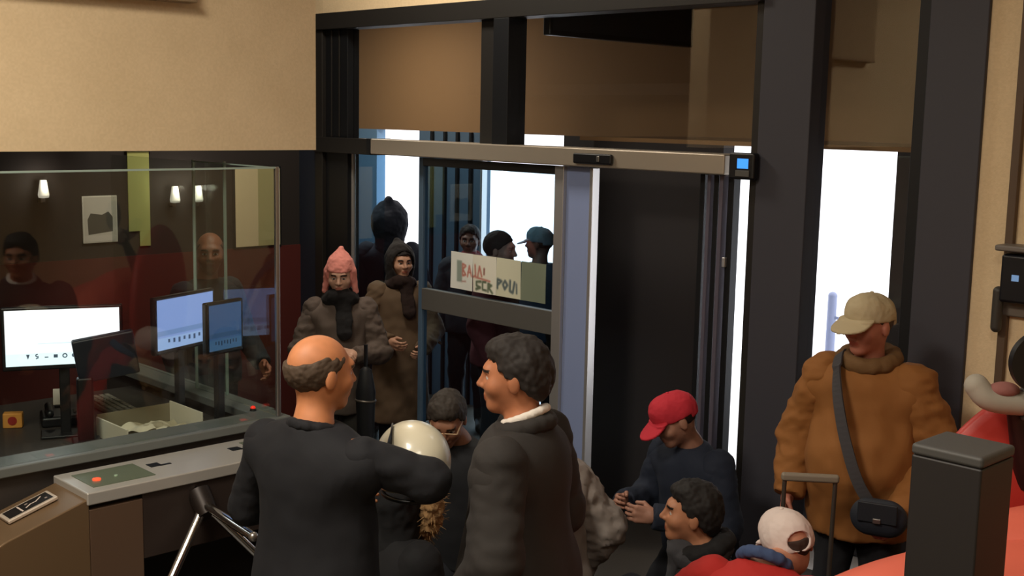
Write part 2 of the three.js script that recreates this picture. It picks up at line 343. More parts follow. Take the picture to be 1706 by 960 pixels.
/* one person. Local frame: feet on y = 0, facing +z, right hand on -x, drawn for a height of 1.75 m. */
function person(o) {
  const { name = 'person', label, at, yaw, height = 1.75, res = 1, lean = 0, side = 0, skin: skinHex = 0xb98265, hairHex = 0x1d1613 } = o;
  const root = thing(name, label, 'person', [at[0], 0, at[1]], R(yaw), o.group); root.scale.setScalar(height / 1.75);
  const sk = lin(skinHex), skin = [sk.r, sk.g, sk.b], hc = lin(hairHex), brow = o.browHex ? lin(o.browHex).toArray() : [hc.r, hc.g, hc.b];
  const L = LEGS[o.legs ?? 'stand'], py = o.pelvisY ?? L.pelvis, dy = py - .96;
  const tilt = new THREE.Matrix4().makeRotationZ(R(side)).multiply(new THREE.Matrix4().makeRotationX(R(lean)));
  const up = p => { const v = V(p[0], p[1] - .96, p[2]).applyMatrix4(tilt); return [v.x, v.y + .96 + dy, v.z]; };
  const fwd = V(0, 0, 1).applyMatrix4(tilt).toArray();
  const J = { pelvis: up([0, .96, 0]), waist: up([0, 1.1, .01]), chest: up([0, 1.3, 0]), neck: up([0, 1.475, -.012]) };
  const b = o.build ?? 1;
  const arms = [-1, 1].map(s => {
    const a = (s < 0 ? o.right : o.left) ?? {}, e = a.elbow ?? [.245, 1.14, -.03], w = a.wrist ?? [.26, .9, .06], fl = p => [p[0] * (a.abs ? 1 : s), p[1], p[2]];
    return { s, sh: up([.172 * s * b, 1.405, -.01]), el: up(fl(e)), wr: up(fl(w)), curl: a.curl ?? .45, palm: V(...(a.palm ?? [-s, 0, 0])).applyMatrix4(tilt).toArray(), dir: a.dir ? V(...a.dir).applyMatrix4(tilt).toArray() : null };
  });
  const legs = [-1, 1].map(s => ({ s, hip: [.09 * s, py - .03, 0], kn: [L.knee[0] * s, L.knee[1], L.knee[2]], an: [L.ankle[0] * s, L.ankle[1], L.ankle[2]], to: [L.toe[0] * s, L.toe[1], L.toe[2]] }));
  const hp = up(o.head?.pos ?? [0, 1.635, .025]), hy = o.head?.yaw ?? 0, hpi = o.head?.pitch ?? 0, hro = o.head?.roll ?? 0;
  const HM = new THREE.Matrix4().makeRotationFromEuler(new THREE.Euler(R(hpi), R(hy), R(hro), 'YXZ')).setPosition(...hp), HI = HM.clone().invert();
  const toHead = p => V(...p).applyMatrix4(HI).toArray();
  // --- body: trunk and limbs, head, hands merged into one mesh
  const tp = (inf = 0, hip = .155) => [cap(J.chest, J.waist, .158 * b + inf, .142 * b + inf, .06, fwd, .68), cap(J.waist, J.pelvis, .142 * b + inf, hip * b + inf, .08, fwd, .72), cap([arms[0].sh[0], arms[0].sh[1] - inf * .9, arms[0].sh[2]], [arms[1].sh[0], arms[1].sh[1] - inf * .9, arms[1].sh[2]], .056 + inf * .8, .056 + inf * .8, .06), cap(J.chest, J.neck, .11 + inf, .055 + inf * .6, .06, fwd, .8)];
  const limb = (inf = 0) => arms.flatMap(a => [cap(a.sh, a.el, .05 + inf, .04 + inf * .95, inf > .01 ? .02 : .04), cap(a.el, a.wr, .04 + inf * .95, .027 + inf * .75, .02)]);
  const legp = (inf = 0) => legs.flatMap(l => [cap(l.hip, l.kn, .082 + inf, .055 + inf, .05), cap(l.kn, l.an, .055 + inf, .036 + inf * 1.1, .03)]);
  const joints = [J.pelvis, J.chest, J.neck, ...arms.flatMap(a => [a.sh, a.el, a.wr]), ...legs.flatMap(l => [l.hip, l.kn, l.an, l.to])];
  const pieces = [];
  { const [mn, mx] = bounds(joints, .2);
    pieces.push(surface(sdfOf([...tp(-.012), ...limb(-.004), ...legp(-.006), ...legs.map(l => cap(l.an, l.to, .034, .026, .03))]), mn, mx, .02, () => skin)); }
  { const nb = toHead(J.neck), g = surface(sdfOf([...headPrims(), cap([0, -.05, -.022], nb, .05, .056, .03), cap(nb, toHead(J.chest), .055, .09, .04)]), [-.12, Math.min(-.2, nb[1] - .08), -.16], [.12, .15, .15], .0036 * res, facePaint(skin, brow, o));
    g.applyMatrix4(HM); pieces.push(g); }
  for (const a of arms) {
    const d = a.dir ?? [a.wr[0] - a.el[0], a.wr[1] - a.el[1], a.wr[2] - a.el[2]], g = handGeo(-a.s, a.curl, .0042 * Math.max(1, res * .9), skin);
    g.applyMatrix4(basis(d, a.palm).setPosition(...a.wr)); pieces.push(g);
  }
  mesh('body', mergeGeometries(pieces), mat(0xffffff, .55, 0, { vertexColors: true }), root);
  // --- clothes
  const cl = o.coat ?? {}, ch = .0125 * res, inf = cl.puff ?? .022, cm = mat(cl.hex ?? 0x20222a, cl.rough ?? .85);
  { const pr = tp(inf, cl.hip ?? .16);
    const hem = cl.hem ?? .86, dn = up([0, hem, 0]);
    pr.push(cap(J.pelvis, dn, (cl.hip ?? .16) * b + inf, (cl.skirt ?? .17) * b + inf, .06, fwd, .74));
    if (cl.bulge) pr.push(ell(up(cl.bulge), cl.bulgeR ?? [.14, .14, .1], .08));
    const [mn, mx] = bounds([...joints, dn], .32);
    // cuffs end cleanly at the wrist, the hem at its line
    const cuff = arms.map(a => { const d = V(a.wr[0] - a.el[0], a.wr[1] - a.el[1], a.wr[2] - a.el[2]).normalize(); return [a.wr, d]; });
    const upv = V(0, 1, 0).applyMatrix4(tilt), nu = cl.neckUp ?? .012;
    const clip = (x, y, z) => {
      let d = -((x - dn[0]) * upv.x + (y - dn[1]) * upv.y + (z - dn[2]) * upv.z) ;
      const ex = x - J.neck[0], ey = y - J.neck[1], ez = z - J.neck[2], q = ex * upv.x + ey * upv.y + ez * upv.z; if (ex * ex + ey * ey + ez * ez < .03 && q - nu > d) d = q - nu;
      return d;
    };
    const g = wrinkle(surface(sdfOf(pr, clip), mn, mx, ch), cl.fold ?? .009, cl.freq ?? 7, cl.sy ?? .8, at[0]);
    const c = mesh(cl.name ?? 'jacket', g, cm, root), si = cl.sleeve ?? inf;
    arms.forEach((a, n) => {                                      // sleeves, ending cleanly at the cuffs
      const [w, e] = cuff[n], q = [cap(a.sh, a.el, .05 + si * .85, .042 + si * .95, .03), cap(a.el, a.wr, .042 + si * .95, .029 + si * .75, .03)];
      const sc = (x, y, z) => { const d = (x - w[0]) * e.x + (y - w[1]) * e.y + (z - w[2]) * e.z; return d > -.1 ? d - .008 : -.1; };
      mesh('sleeve', wrinkle(surface(sdfOf(q, sc), ...bounds([a.sh, a.el, a.wr], .15), ch * .9), (cl.fold ?? .009) * .9, (cl.freq ?? 7) * 1.5, 1.6, at[1]), cm, c);
    });
    if (cl.collar) {                                              // stand-up or folded collar
      const pr2 = [], N = 14, rr = cl.collarR ?? .078;
      for (let i = 0; i < N; i++) { const t0 = i / N * 6.283, t1 = (i + 1) / N * 6.283, q = t => up([Math.sin(t) * rr, 1.475 + (cl.collarY ?? .02) - Math.cos(t) * .022, Math.cos(t) * rr * .95 - .01]); pr2.push(cap(q(t0), q(t1), cl.collarT ?? .026, cl.collarT ?? .026, .01)); }
      const [m2, x2] = bounds([up([0, 1.5, 0])], .2);
      mesh('collar', wrinkle(surface(sdfOf(pr2), m2, x2, .008), .004, 22), mat(cl.collarHex ?? cl.hex, .85), c);
    }
  }
  { const [mn, mx] = bounds(legs.flatMap(l => [l.hip, l.kn, l.an]).concat([J.pelvis]), .2);
    const g = wrinkle(surface(sdfOf([cap(J.pelvis, [0, py - .06, 0], .15 * b, .14 * b, .05, [0, 0, 1], .75), ...legp(.016)]), mn, mx, .016), .007, 10);
    mesh('trousers', g, mat(o.trouserHex ?? 0x1b1d24, .9), root); }
  for (const l of legs) mesh('shoe', surface(sdfOf([cap(l.an, [l.to[0], l.to[1] + .012, l.to[2]], .045, .042, .03), cap([l.an[0], l.to[1], l.an[2] - .03], l.to, .036, .034, .03)], (x, y) => .002 - y), ...bounds([l.an, l.to], .09), .01), mat(o.shoeHex ?? 0x17130f, .5), root);
  // --- hair and headgear, in the head frame
  const onHead = (nm, prims, clip, m, parent = root, h = .005, wr) => {
    const g = surface(sdfOf(prims, clip), [-.19, -.26, -.24], [.19, .3, .24], h * Math.max(1, res * .85)); if (wr) wrinkle(g, ...wr);
    g.applyMatrix4(HM); return mesh(nm, g, m, parent);
  };
  const hm = mat(hairHex, .75);
  const skull = (e, ey = e, ez = e) => ell([0, .034, -.016], [.077 + e, .09 + ey, .098 + ez], .02);
  const ht = o.hair ?? 'short';
  if (ht === 'short') onHead('hair', o.hat?.type === 'cap' ? [skull(.006, 0, .004)] : [skull(.011, .012, .01)], (x, y, z) => Math.max((.0 + .95 * z - y) * .7, o.hat?.type === 'cap' ? y - .035 : -1), hm, root, .0045, [.003, 30]);
  if (ht === 'thick') onHead('hair', [skull(.013, .018, .012), ell([0, .1, .035], [.058, .03, .048], .03), ell([0, -.02, -.07], [.068, .06, .042], .03)], (x, y, z) => (.004 + .85 * z - y + .014 * noise.noise(x * 45, y * 45, z * 45)) * .75, hm, root, .004, [.007, 27, .8]);
  if (ht === 'fringe') onHead('hair', [ell([0, .02, -.018], [.085, .085, .106], .02)], (x, y, z) => Math.max((.0 + 1.05 * z - y) * .7, (y - .062 + (z + .03) * -.35) * .9), hm, root, .0045, [.004, 40]);
  if (ht === 'long') onHead('hair', [skull(.014), ell([0, -.06, -.06], [.085, .13, .06], .04)], (x, y, z) => Math.max((.02 + .62 * z - y) * .8 - .0, z > .035 && y < .06 ? .01 : -1) , hm, root, .0045, [.008, 30]);
  const hat = o.hat;
  if (hat?.type === 'cap') {
    const m = mat(hat.hex, .85), low = hat.low ?? .028;
    const c = onHead('cap', [ell([0, .034, -.014], [.09, .1, .112], .02), ell([0, .075, .045], [.06, .05, .05], .05)], (x, y, z) => Math.max(low - y - (z < -.06 ? .02 : 0), hat.gap ? .034 - Math.hypot(x / 1.25, (y - .03), z + .115) : -1), m, root, .0045, [.003, 26]);
    const bs = hat.back ? -1 : 1;
    if (!hat.noBrim) onHead('brim', [cap([-.05, low + .012, .075 * bs], [.05, low + .012, .075 * bs], .03, .03, .02, [0, 1, 0], .24), { k: .02, f: (x, y, z) => { const a = x / .084, d = (z - .1 * bs) / .088, q = Math.hypot(a, d) - 1; return Math.max(q * .084, Math.abs(y - (low + .014 - (Math.abs(z) - .09) * .42 - x * x * 2.2)) - .0055); } }], (x, y, z) => .06 - z * bs, mat(hat.brimHex ?? hat.hex, .85), c, .0045);
    mesh('button', new THREE.SphereGeometry(.009, 14, 10).scale(1, .6, 1).translate(0, .136, -.014).applyMatrix4(HM), m, c);
  }
  if (hat?.type === 'pointed') {
    const m = mat(hat.hex, .95);
    onHead('knit_hat', [skull(.018), cap([0, .11, -.02], [.004, .175, -.035], .06, .018, .05), cap([.082, .03, 0], [.1, -.1, .012], .022, .02, .03), cap([-.082, .03, 0], [-.1, -.1, .012], .022, .02, .03), ell([0, -.03, -.07], [.085, .09, .06], .04)], (x, y, z) => Math.max(.045 - y + (z < .045 ? -.3 : 0), -1), m, root, .005, [.004, 24]);
  }
  if (hat?.type === 'hood') {
    const m = mat(hat.hex, .92), big = hat.big ?? 0;
    onHead('hood', [ell([0, .02, -.03], [.115 + big, .135 + big, .135 + big], .03), cap([0, -.1, -.03], [0, -.19, -.04], .1, .12, .06), cap([0, .09, -.05], [0, .16 + big, -.1], .06, .025, .05), { ...ell([0, -.012, .1], [.078, .105, .15], .012), sub: true }, { ...ell([0, .01, -.0], [.094, .115, .11], .01), sub: true }], null, m, root, .0055, [.007, 14]);
  }
  if (hat?.type === 'beanie') onHead('knit_hat', [skull(.018, .022)], (x, y, z) => .03 - y - (z < -.05 ? .03 : 0), mat(hat.hex, .95), root, .005, [.004, 24]);
  if (o.scarf) {
    const pr = [], N = 12; for (let i = 0; i < N; i++) { const q = t => up([Math.sin(t) * .078, 1.49 + .02 * Math.cos(t * 2), Math.cos(t) * .085 + .005]); pr.push(cap(q(i / N * 6.283), q((i + 1) / N * 6.283), .045, .045, .02)); }
    pr.push(cap(up([.02, 1.45, .1]), up([.03, 1.27, .13 + (cl.puff ?? .022)]), .055, .05, .03, fwd, .5));
    const [m2, x2] = bounds([up([0, 1.5, 0]), up([.05, 1.26, .15])], .17);
    mesh('scarf', wrinkle(surface(sdfOf(pr), m2, x2, .009), .008, 16), mat(o.scarf, .95), root);
  }
  root.updateMatrixWorld(true);
  return { root, up, HM, J, arms, mesh: (nm, g, m, parent = root) => mesh(nm, g, m, parent) };
}
function strap(pts, w, t, axis) {                                  // flat band lying on a body round the vertical line through axis
  const c = new THREE.CatmullRomCurve3(pts.map(p => V(...p))), n = pts.length * 8, pos = [], idx = [];
  for (let i = 0; i <= n; i++) {
    const p = c.getPoint(i / n), T = c.getTangent(i / n), N = V(p.x - (axis?.[0] ?? 0), p.y > 1.47 ? .12 : 0, p.z - (axis?.[1] ?? 0)).normalize(), B = V(0, 0, 0).crossVectors(T, N).normalize(); N.crossVectors(B, T);
    for (const [a, b] of [[-1, -1], [1, -1], [1, 1], [-1, 1]]) { const q = p.clone().addScaledVector(B, a * w / 2).addScaledVector(N, b * t / 2); pos.push(q.x, q.y, q.z); }
    if (i < n) for (let k = 0; k < 4; k++) { const a = i * 4 + k, b = i * 4 + (k + 1) % 4; idx.push(a, b, b + 4, a, b + 4, a + 4); }
  }
  idx.push(0, 2, 1, 0, 3, 2, n * 4, n * 4 + 1, n * 4 + 2, n * 4, n * 4 + 2, n * 4 + 3);
  const g = new THREE.BufferGeometry(); g.setAttribute('position', new THREE.Float32BufferAttribute(pos, 3)); g.setIndex(idx); const q = g.toNonIndexed(); q.computeVertexNormals(); return q;
}
// ---------------------------------------------------------------- glass booth
{
  const o = struct('window_4', 'frameless glass screen around the reception booth', 'glass screen');
  bx('front_pane', M.glassGreen, o, 2.416, 2.424, 1.06, 2.2, 1.95, 5.2, 0);
  bx('top_edge', M.glassEdge, o, 2.414, 2.426, 2.2, 2.208, 1.95, 5.2, 0);
  bx('corner_edge', M.steel, o, 2.41, 2.43, 1.06, 2.208, 1.94, 1.96, .004);
  bx('side_pane', M.glassGreen, o, 1.68, 2.41, 1.06, 2.2, 1.946, 1.954, 0);
  bx('side_pane', M.glassGreen, o, .7, 1.9, 1.06, 2.2, 1.906, 1.914, 0);
  bx('pane_edge', M.glassEdge, o, 1.672, 1.682, 1.06, 2.21, 1.944, 1.956, 0);
  bx('pane_edge', M.glassEdge, o, 1.898, 1.908, 1.06, 2.21, 1.904, 1.916, 0);
  bx('top_edge', M.glassEdge, o, 1.68, 2.41, 2.2, 2.206, 1.945, 1.955, 0);
  const c = thing('reception_counter', 'dark reception counter with grey sill under the glass screen', 'counter', [2.3, 0, 3.6]);
  const k = (n, m, x0, x1, y0, y1, z0, z1, r) => bx(n, m, c, x0 - 2.3, x1 - 2.3, y0, y1, z0 - 3.6, z1 - 3.6, r);
  k('front_panel', M.desk, 2.3, 2.42, 0, 1.02, 1.95, 5.2); k('side_panel', M.desk, .7, 2.3, 0, 1.02, 1.87, 1.97);
  k('sill', M.sill, 2.28, 2.45, 1.02, 1.06, 1.9, 5.2, .006); k('side_sill', M.sill, .7, 2.28, 1.02, 1.06, 1.88, 2.02, .006);
  k('desk_top', M.desk, 1.1, 2.28, .95, .98, 2.02, 5.2, .006); k('desk_leg', M.desk, 1.1, 1.16, 0, .95, 2.02, 2.1); k('desk_leg', M.desk, 1.1, 1.16, 0, .95, 5.1, 5.18);
  const lp = thing('indicator_lamp', 'tiny red indicator lamp on the side sill of the booth', 'lamp', [2.26, 1.06, 1.985]);
  mesh('lamp_base', new THREE.CylinderGeometry(.014, .016, .012, 16).translate(0, .006, 0), M.plasticBlack, lp);
  mesh('lamp_lens', new THREE.SphereGeometry(.012, 16, 8, 0, 7, 0, 1.57).translate(0, .012, 0), mat(0x7a1410, .4, 0, { emissive: 0xff3018, emissiveIntensity: .8 }), lp);
}
const screenWhite = canvasTex(512, 272, (g, w, h) => {
  g.fillStyle = '#fdfcff'; g.fillRect(0, 0, w, h); g.fillStyle = '#eef6fb'; g.fillRect(0, h * .6, w, h * .4); g.fillStyle = '#dff3f8'; g.fillRect(0, h * .78, w, h * .22);
  g.fillStyle = '#c3d6e2'; g.fillRect(w * .28, h * .6, w * .45, 3);
  g.strokeStyle = '#3a4650'; g.fillStyle = '#3a4650'; g.lineWidth = 5; const y = h * .84;
  [[.19, 'V'], [.27, 'S'], [.35, '-'], [.43, 'A'], [.51, 'o'], [.59, '*'], [.67, 'v'], [.75, '<'], [.83, ')']].forEach(([x, t]) => { const X = x * w; g.beginPath();
    if (t === 'V') { g.moveTo(X - 8, y - 12); g.lineTo(X + 8, y - 12); g.lineTo(X, y + 12); g.fill(); } else if (t === 'S') { g.arc(X, y - 6, 6, .5, 5.2); g.moveTo(X - 6, y + 10); g.lineTo(X + 6, y + 4); g.stroke(); }
    else if (t === '-') { g.moveTo(X - 8, y + 4); g.lineTo(X + 8, y + 4); g.stroke(); } else if (t === 'A') { g.fillRect(X - 9, y - 8, 18, 16); }
    else if (t === 'o') { g.arc(X, y, 9, 0, 6.3); g.stroke(); } else if (t === '*') { g.arc(X, y, 10, 0, 6.3); g.fill(); } else if (t === 'v') { g.moveTo(X - 8, y - 2); g.lineTo(X, y + 8); g.lineTo(X + 8, y - 8); g.stroke(); }
    else if (t === '<') { g.moveTo(X + 6, y - 8); g.lineTo(X - 6, y); g.lineTo(X + 6, y + 8); g.stroke(); } else { g.arc(X - 4, y, 10, -1.2, 1.2); g.stroke(); } });
});
const screenBlue = canvasTex(256, 176, (g, w, h) => {
  g.fillStyle = '#9fb6e4'; g.fillRect(0, 0, w, h); g.fillStyle = '#86a2c8'; g.fillRect(0, h * .62, w, h * .1); g.fillStyle = '#b4cdec'; g.fillRect(0, h * .76, w, h * .24);
  g.fillStyle = '#465a74'; for (let i = 0; i < 8; i++) g.fillRect(w * (.18 + i * .09), h * .8, 9, 12 + (i % 3) * 3);
});
function monitor(label, pos, yaw, w, h, map, glow, tint = 0xffffff, deskY = .98, tilt = 0) {
  const o = thing('computer_monitor', label, 'monitor', [pos[0], deskY, pos[2]], yaw), cy = pos[1] - deskY;
  const hd = new THREE.Group(); hd.name = 'screen_housing';
  const hm = mesh('screen_housing', new RoundedBoxGeometry(w + .03, h + .035, .03, 3, .008), M.plasticBlack, o, [0, cy, 0], [0, 0, tilt]);
  mesh('screen', new THREE.PlaneGeometry(w, h), mat(0x101014, .35, 0, map ? { emissive: tint, emissiveMap: map, emissiveIntensity: glow } : {}), hm, [0, .004, .0165]);
  mesh('stand_neck', new RoundedBoxGeometry(.045, cy - h / 2 + .06, .03, 2, .006).translate(0, (cy - h / 2 + .06) / 2, -.03), M.plasticBlack, o);
  mesh('stand_foot', new RoundedBoxGeometry(w * .45, .014, .13, 2, .006).translate(0, .007, -.02), M.plasticBlack, o);
  if (glow > .9) { const l = new THREE.RectAreaLight(new THREE.Color(.9, .95, 1), 1.2, w, h); l.position.set(0, cy, .03); l.rotation.y = Math.PI; l.name = 'screen_light'; o.add(l); }
  return o;
}
monitor('computer monitor with a bright white screen behind the booth glass', [1.86, 1.435, 2.71], R(67), .48, .25, screenWhite, 1.25);
monitor('computer monitor with a pale blue screen turned away beside the dim one', [1.955, 1.465, 2.17], R(110), .385, .235, screenBlue, .75, 0xdfe8ff, .98, .0);
monitor('computer monitor with a dim blue screen next to the booth corner', [2.255, 1.475, 2.135], R(104), .2, .21, screenBlue, .24, 0x8fc0e0, .98, .0);
{
  // dark back of a terminal
  const o = thing('payment_terminal', 'black terminal seen from behind in front of the white screen', 'terminal', [2.05, .98, 2.7], R(250));
  mesh('housing', new RoundedBoxGeometry(.26, .21, .035, 3, .01), mat(0x1b1f2b, .5), o, [-.09, .39, 0], [-.25, 0, -.16]);
  mesh('stand', new RoundedBoxGeometry(.07, .3, .05, 2, .012).translate(0, .15, .02), M.plasticBlack, o);
  mesh('foot', new RoundedBoxGeometry(.12, .02, .12, 2, .008).translate(0, .01, .01), M.plasticBlack, o);
}
{ // open tray of papers on the desk
  const o = thing('paper_tray', 'open cardboard tray with crumpled white papers on the desk', 'tray', [2.1, .98, 2.425], R(0));
  const cb = mat(0x8b8168, .9), wh = mat(0xd9d2bd, .85);
  bx('tray_floor', cb, o, -.15, .15, 0, .008, -.18, .18, .002);
  bx('tray_wall', cb, o, -.155, -.147, 0, .1, -.18, .18, .002); bx('tray_wall', cb, o, .147, .155, 0, .06, -.18, .18, .002);
  bx('tray_wall', wh, o, -.15, .15, 0, .11, -.185, -.177, .002); bx('tray_wall', wh, o, -.15, .15, 0, .09, .177, .185, .002);
  for (let i = 0; i < 4; i++) {
    const g = new THREE.PlaneGeometry(.16, .14, 14, 14); g.rotateX(-1.57); const p = g.attributes.position;
    for (let j = 0; j < p.count; j++) p.setY(j, .035 + .028 * noise.noise(p.getX(j) * 14 + i * 7, i * 3.1, p.getZ(j) * 14) + i * .006); g.computeVertexNormals();
    mesh('paper', g, mat(i % 2 ? 0xd8cfb4 : 0xb5aa8e, .9, 0, { side: THREE.DoubleSide }), o, [.01 * (i % 2), .0, -.09 + i * .06], [0, i * .5, 0]);
  }
  const k = thing('keyboard', 'pale grey keyboard lying on the desk beside the tray', 'keyboard', [1.5, .98, 2.32], R(85));
  mesh('keyboard_case', new RoundedBoxGeometry(.14, .022, .42, 2, .006).translate(0, .011, 0), mat(0x8d8a7e, .6), k);
  for (let r = 0; r < 4; r++) for (let c = 0; c < 12; c++) mesh('key', new RoundedBoxGeometry(.022, .008, .026, 1, .003).translate(-.045 + r * .03, .026, -.185 + c * .0335), mat(0xa29e90, .6), k);
  const n = thing('desk_card', 'small cream card standing below the white screen', 'card', [1.32, .98, 2.5], R(60));
  mesh('card', new RoundedBoxGeometry(.075, .08, .006, 2, .002).translate(0, .05, 0), M.paper, n, [0, 0, 0], [-.15, 0, 0]);
  mesh('card_foot', new RoundedBoxGeometry(.06, .012, .04, 2, .004).translate(0, .006, 0), M.plasticBlack, n);
  const ob = thing('snack_box', 'small orange and red box at the end of the desk', 'box', [1.56, .98, 2.83], R(60));
  mesh('box_body', new RoundedBoxGeometry(.085, .07, .05, 2, .006).translate(0, .035, 0), mat(0xc98a3a, .7), ob);
  mesh('box_badge', new THREE.CylinderGeometry(.02, .02, .004, 20).rotateX(1.57).translate(0, .036, .026), mat(0x8e1c12, .6), ob);
  const ph = thing('desk_phone', 'black desk telephone between the card and the tray', 'telephone', [1.62, .98, 2.62], R(70));
  mesh('phone_base', new RoundedBoxGeometry(.2, .05, .18, 3, .014).translate(0, .025, 0), M.plasticBlack, ph, [0, 0, 0], [0, 0, 0]);
  mesh('handset', new THREE.CapsuleGeometry(.018, .16, 6, 14).rotateX(1.57).translate(-.06, .066, 0), M.plasticBlack, ph);
  for (let i = 0; i < 9; i++) mesh('phone_key', new RoundedBoxGeometry(.016, .006, .014, 1, .002).translate(.0 + (i % 3) * .026, .053, -.03 + Math.floor(i / 3) * .026), M.plasticGrey, ph);
}
// ---------------------------------------------------------------- things on the wall behind the booth
{
  const po = thing('wall_picture', 'framed picture with white sky and dark buildings behind the booth', 'picture', [-.298, 1.6, 1.52]);
  bx('picture_backing', M.paper, po, 0, .012, 0, .3, -.115, .115, .002);
  const pt = canvasTex(128, 160, (g, w, h) => { g.fillStyle = '#cfcabc'; g.fillRect(0, 0, w, h); g.fillStyle = '#55534a'; g.beginPath(); g.moveTo(w * .1, h * .5); g.lineTo(w * .2, h * .36); g.lineTo(w * .55, h * .4); g.lineTo(w * .75, h * .33); g.lineTo(w * .88, h * .45); g.lineTo(w * .88, h * .78); g.lineTo(w * .12, h * .84); g.fill(); g.fillStyle = '#d8d2c6'; g.fillRect(0, h * .86, w, h * .14); });
  mesh('print', new THREE.PlaneGeometry(.215, .285), mat(0xffffff, .8, 0, { map: pt }), po, [.0135, .15, 0], [0, Math.PI / 2, 0]);
  const bn = thing('wall_banner', 'olive green hanging banner on the dark wall behind the booth', 'banner', [-.297, 1.66, 1.25]);
  const om = mat(0xb5b86e, .85);
  bx('banner_cloth', om, bn, 0, .008, .0, .52, -.075, .075, .002); bx('banner_tail', om, bn, 0, .008, -.1, 0, -.075, .0, .002); bx('banner_rod', M.plasticBlack, bn, 0, .02, .52, .535, -.09, .09, .004);
  const bd = thing('notice_board', 'cream and olive notice board high on the wall beyond the booth', 'board', [-.298, 1.51, .36]);
  bx('board_frame', M.frameDark, bd, 0, .015, -.015, .56, -.195, .195, .003); bx('cream_half', mat(0xf4dcb2, .85), bd, .015, .022, 0, .545, .0, .18, .002); bx('olive_half', mat(0xc2b682, .85), bd, .015, .022, 0, .545, -.18, .0, .002);
  for (const [z, y, l] of [[1.02, 1.84, 'frosted glass wall lamp between the banner and the board'], [.85, 1.84, 'frosted glass wall lamp closest to the board'], [1.9, 1.9, 'frosted glass wall lamp beside the picture']]) {
    const s = thing('wall_lamp', l, 'lamp', [-.3, y, z], 0, 'wall lamps behind the booth');
    mesh('lamp_bracket', new RoundedBoxGeometry(.05, .03, .03, 2, .006).translate(.025, -.015, 0), M.steelDark, s);
    mesh('lamp_shade', new THREE.LatheGeometry([[.002, 0], [.03, .004], [.034, .02], [.026, .07], [.02, .11]].map(p => new THREE.Vector2(...p)), 24).translate(.06, 0, 0), new THREE.MeshPhysicalMaterial({ color: 0xf2efe6, roughness: .5, emissive: 0xfff2dd, emissiveIntensity: .35, side: THREE.DoubleSide }), s);
    const l2 = new THREE.PointLight(0xfff0dd, .06); l2.position.set(.11, .1, 0); l2.name = 'lamp_light'; s.add(l2);
  }
}
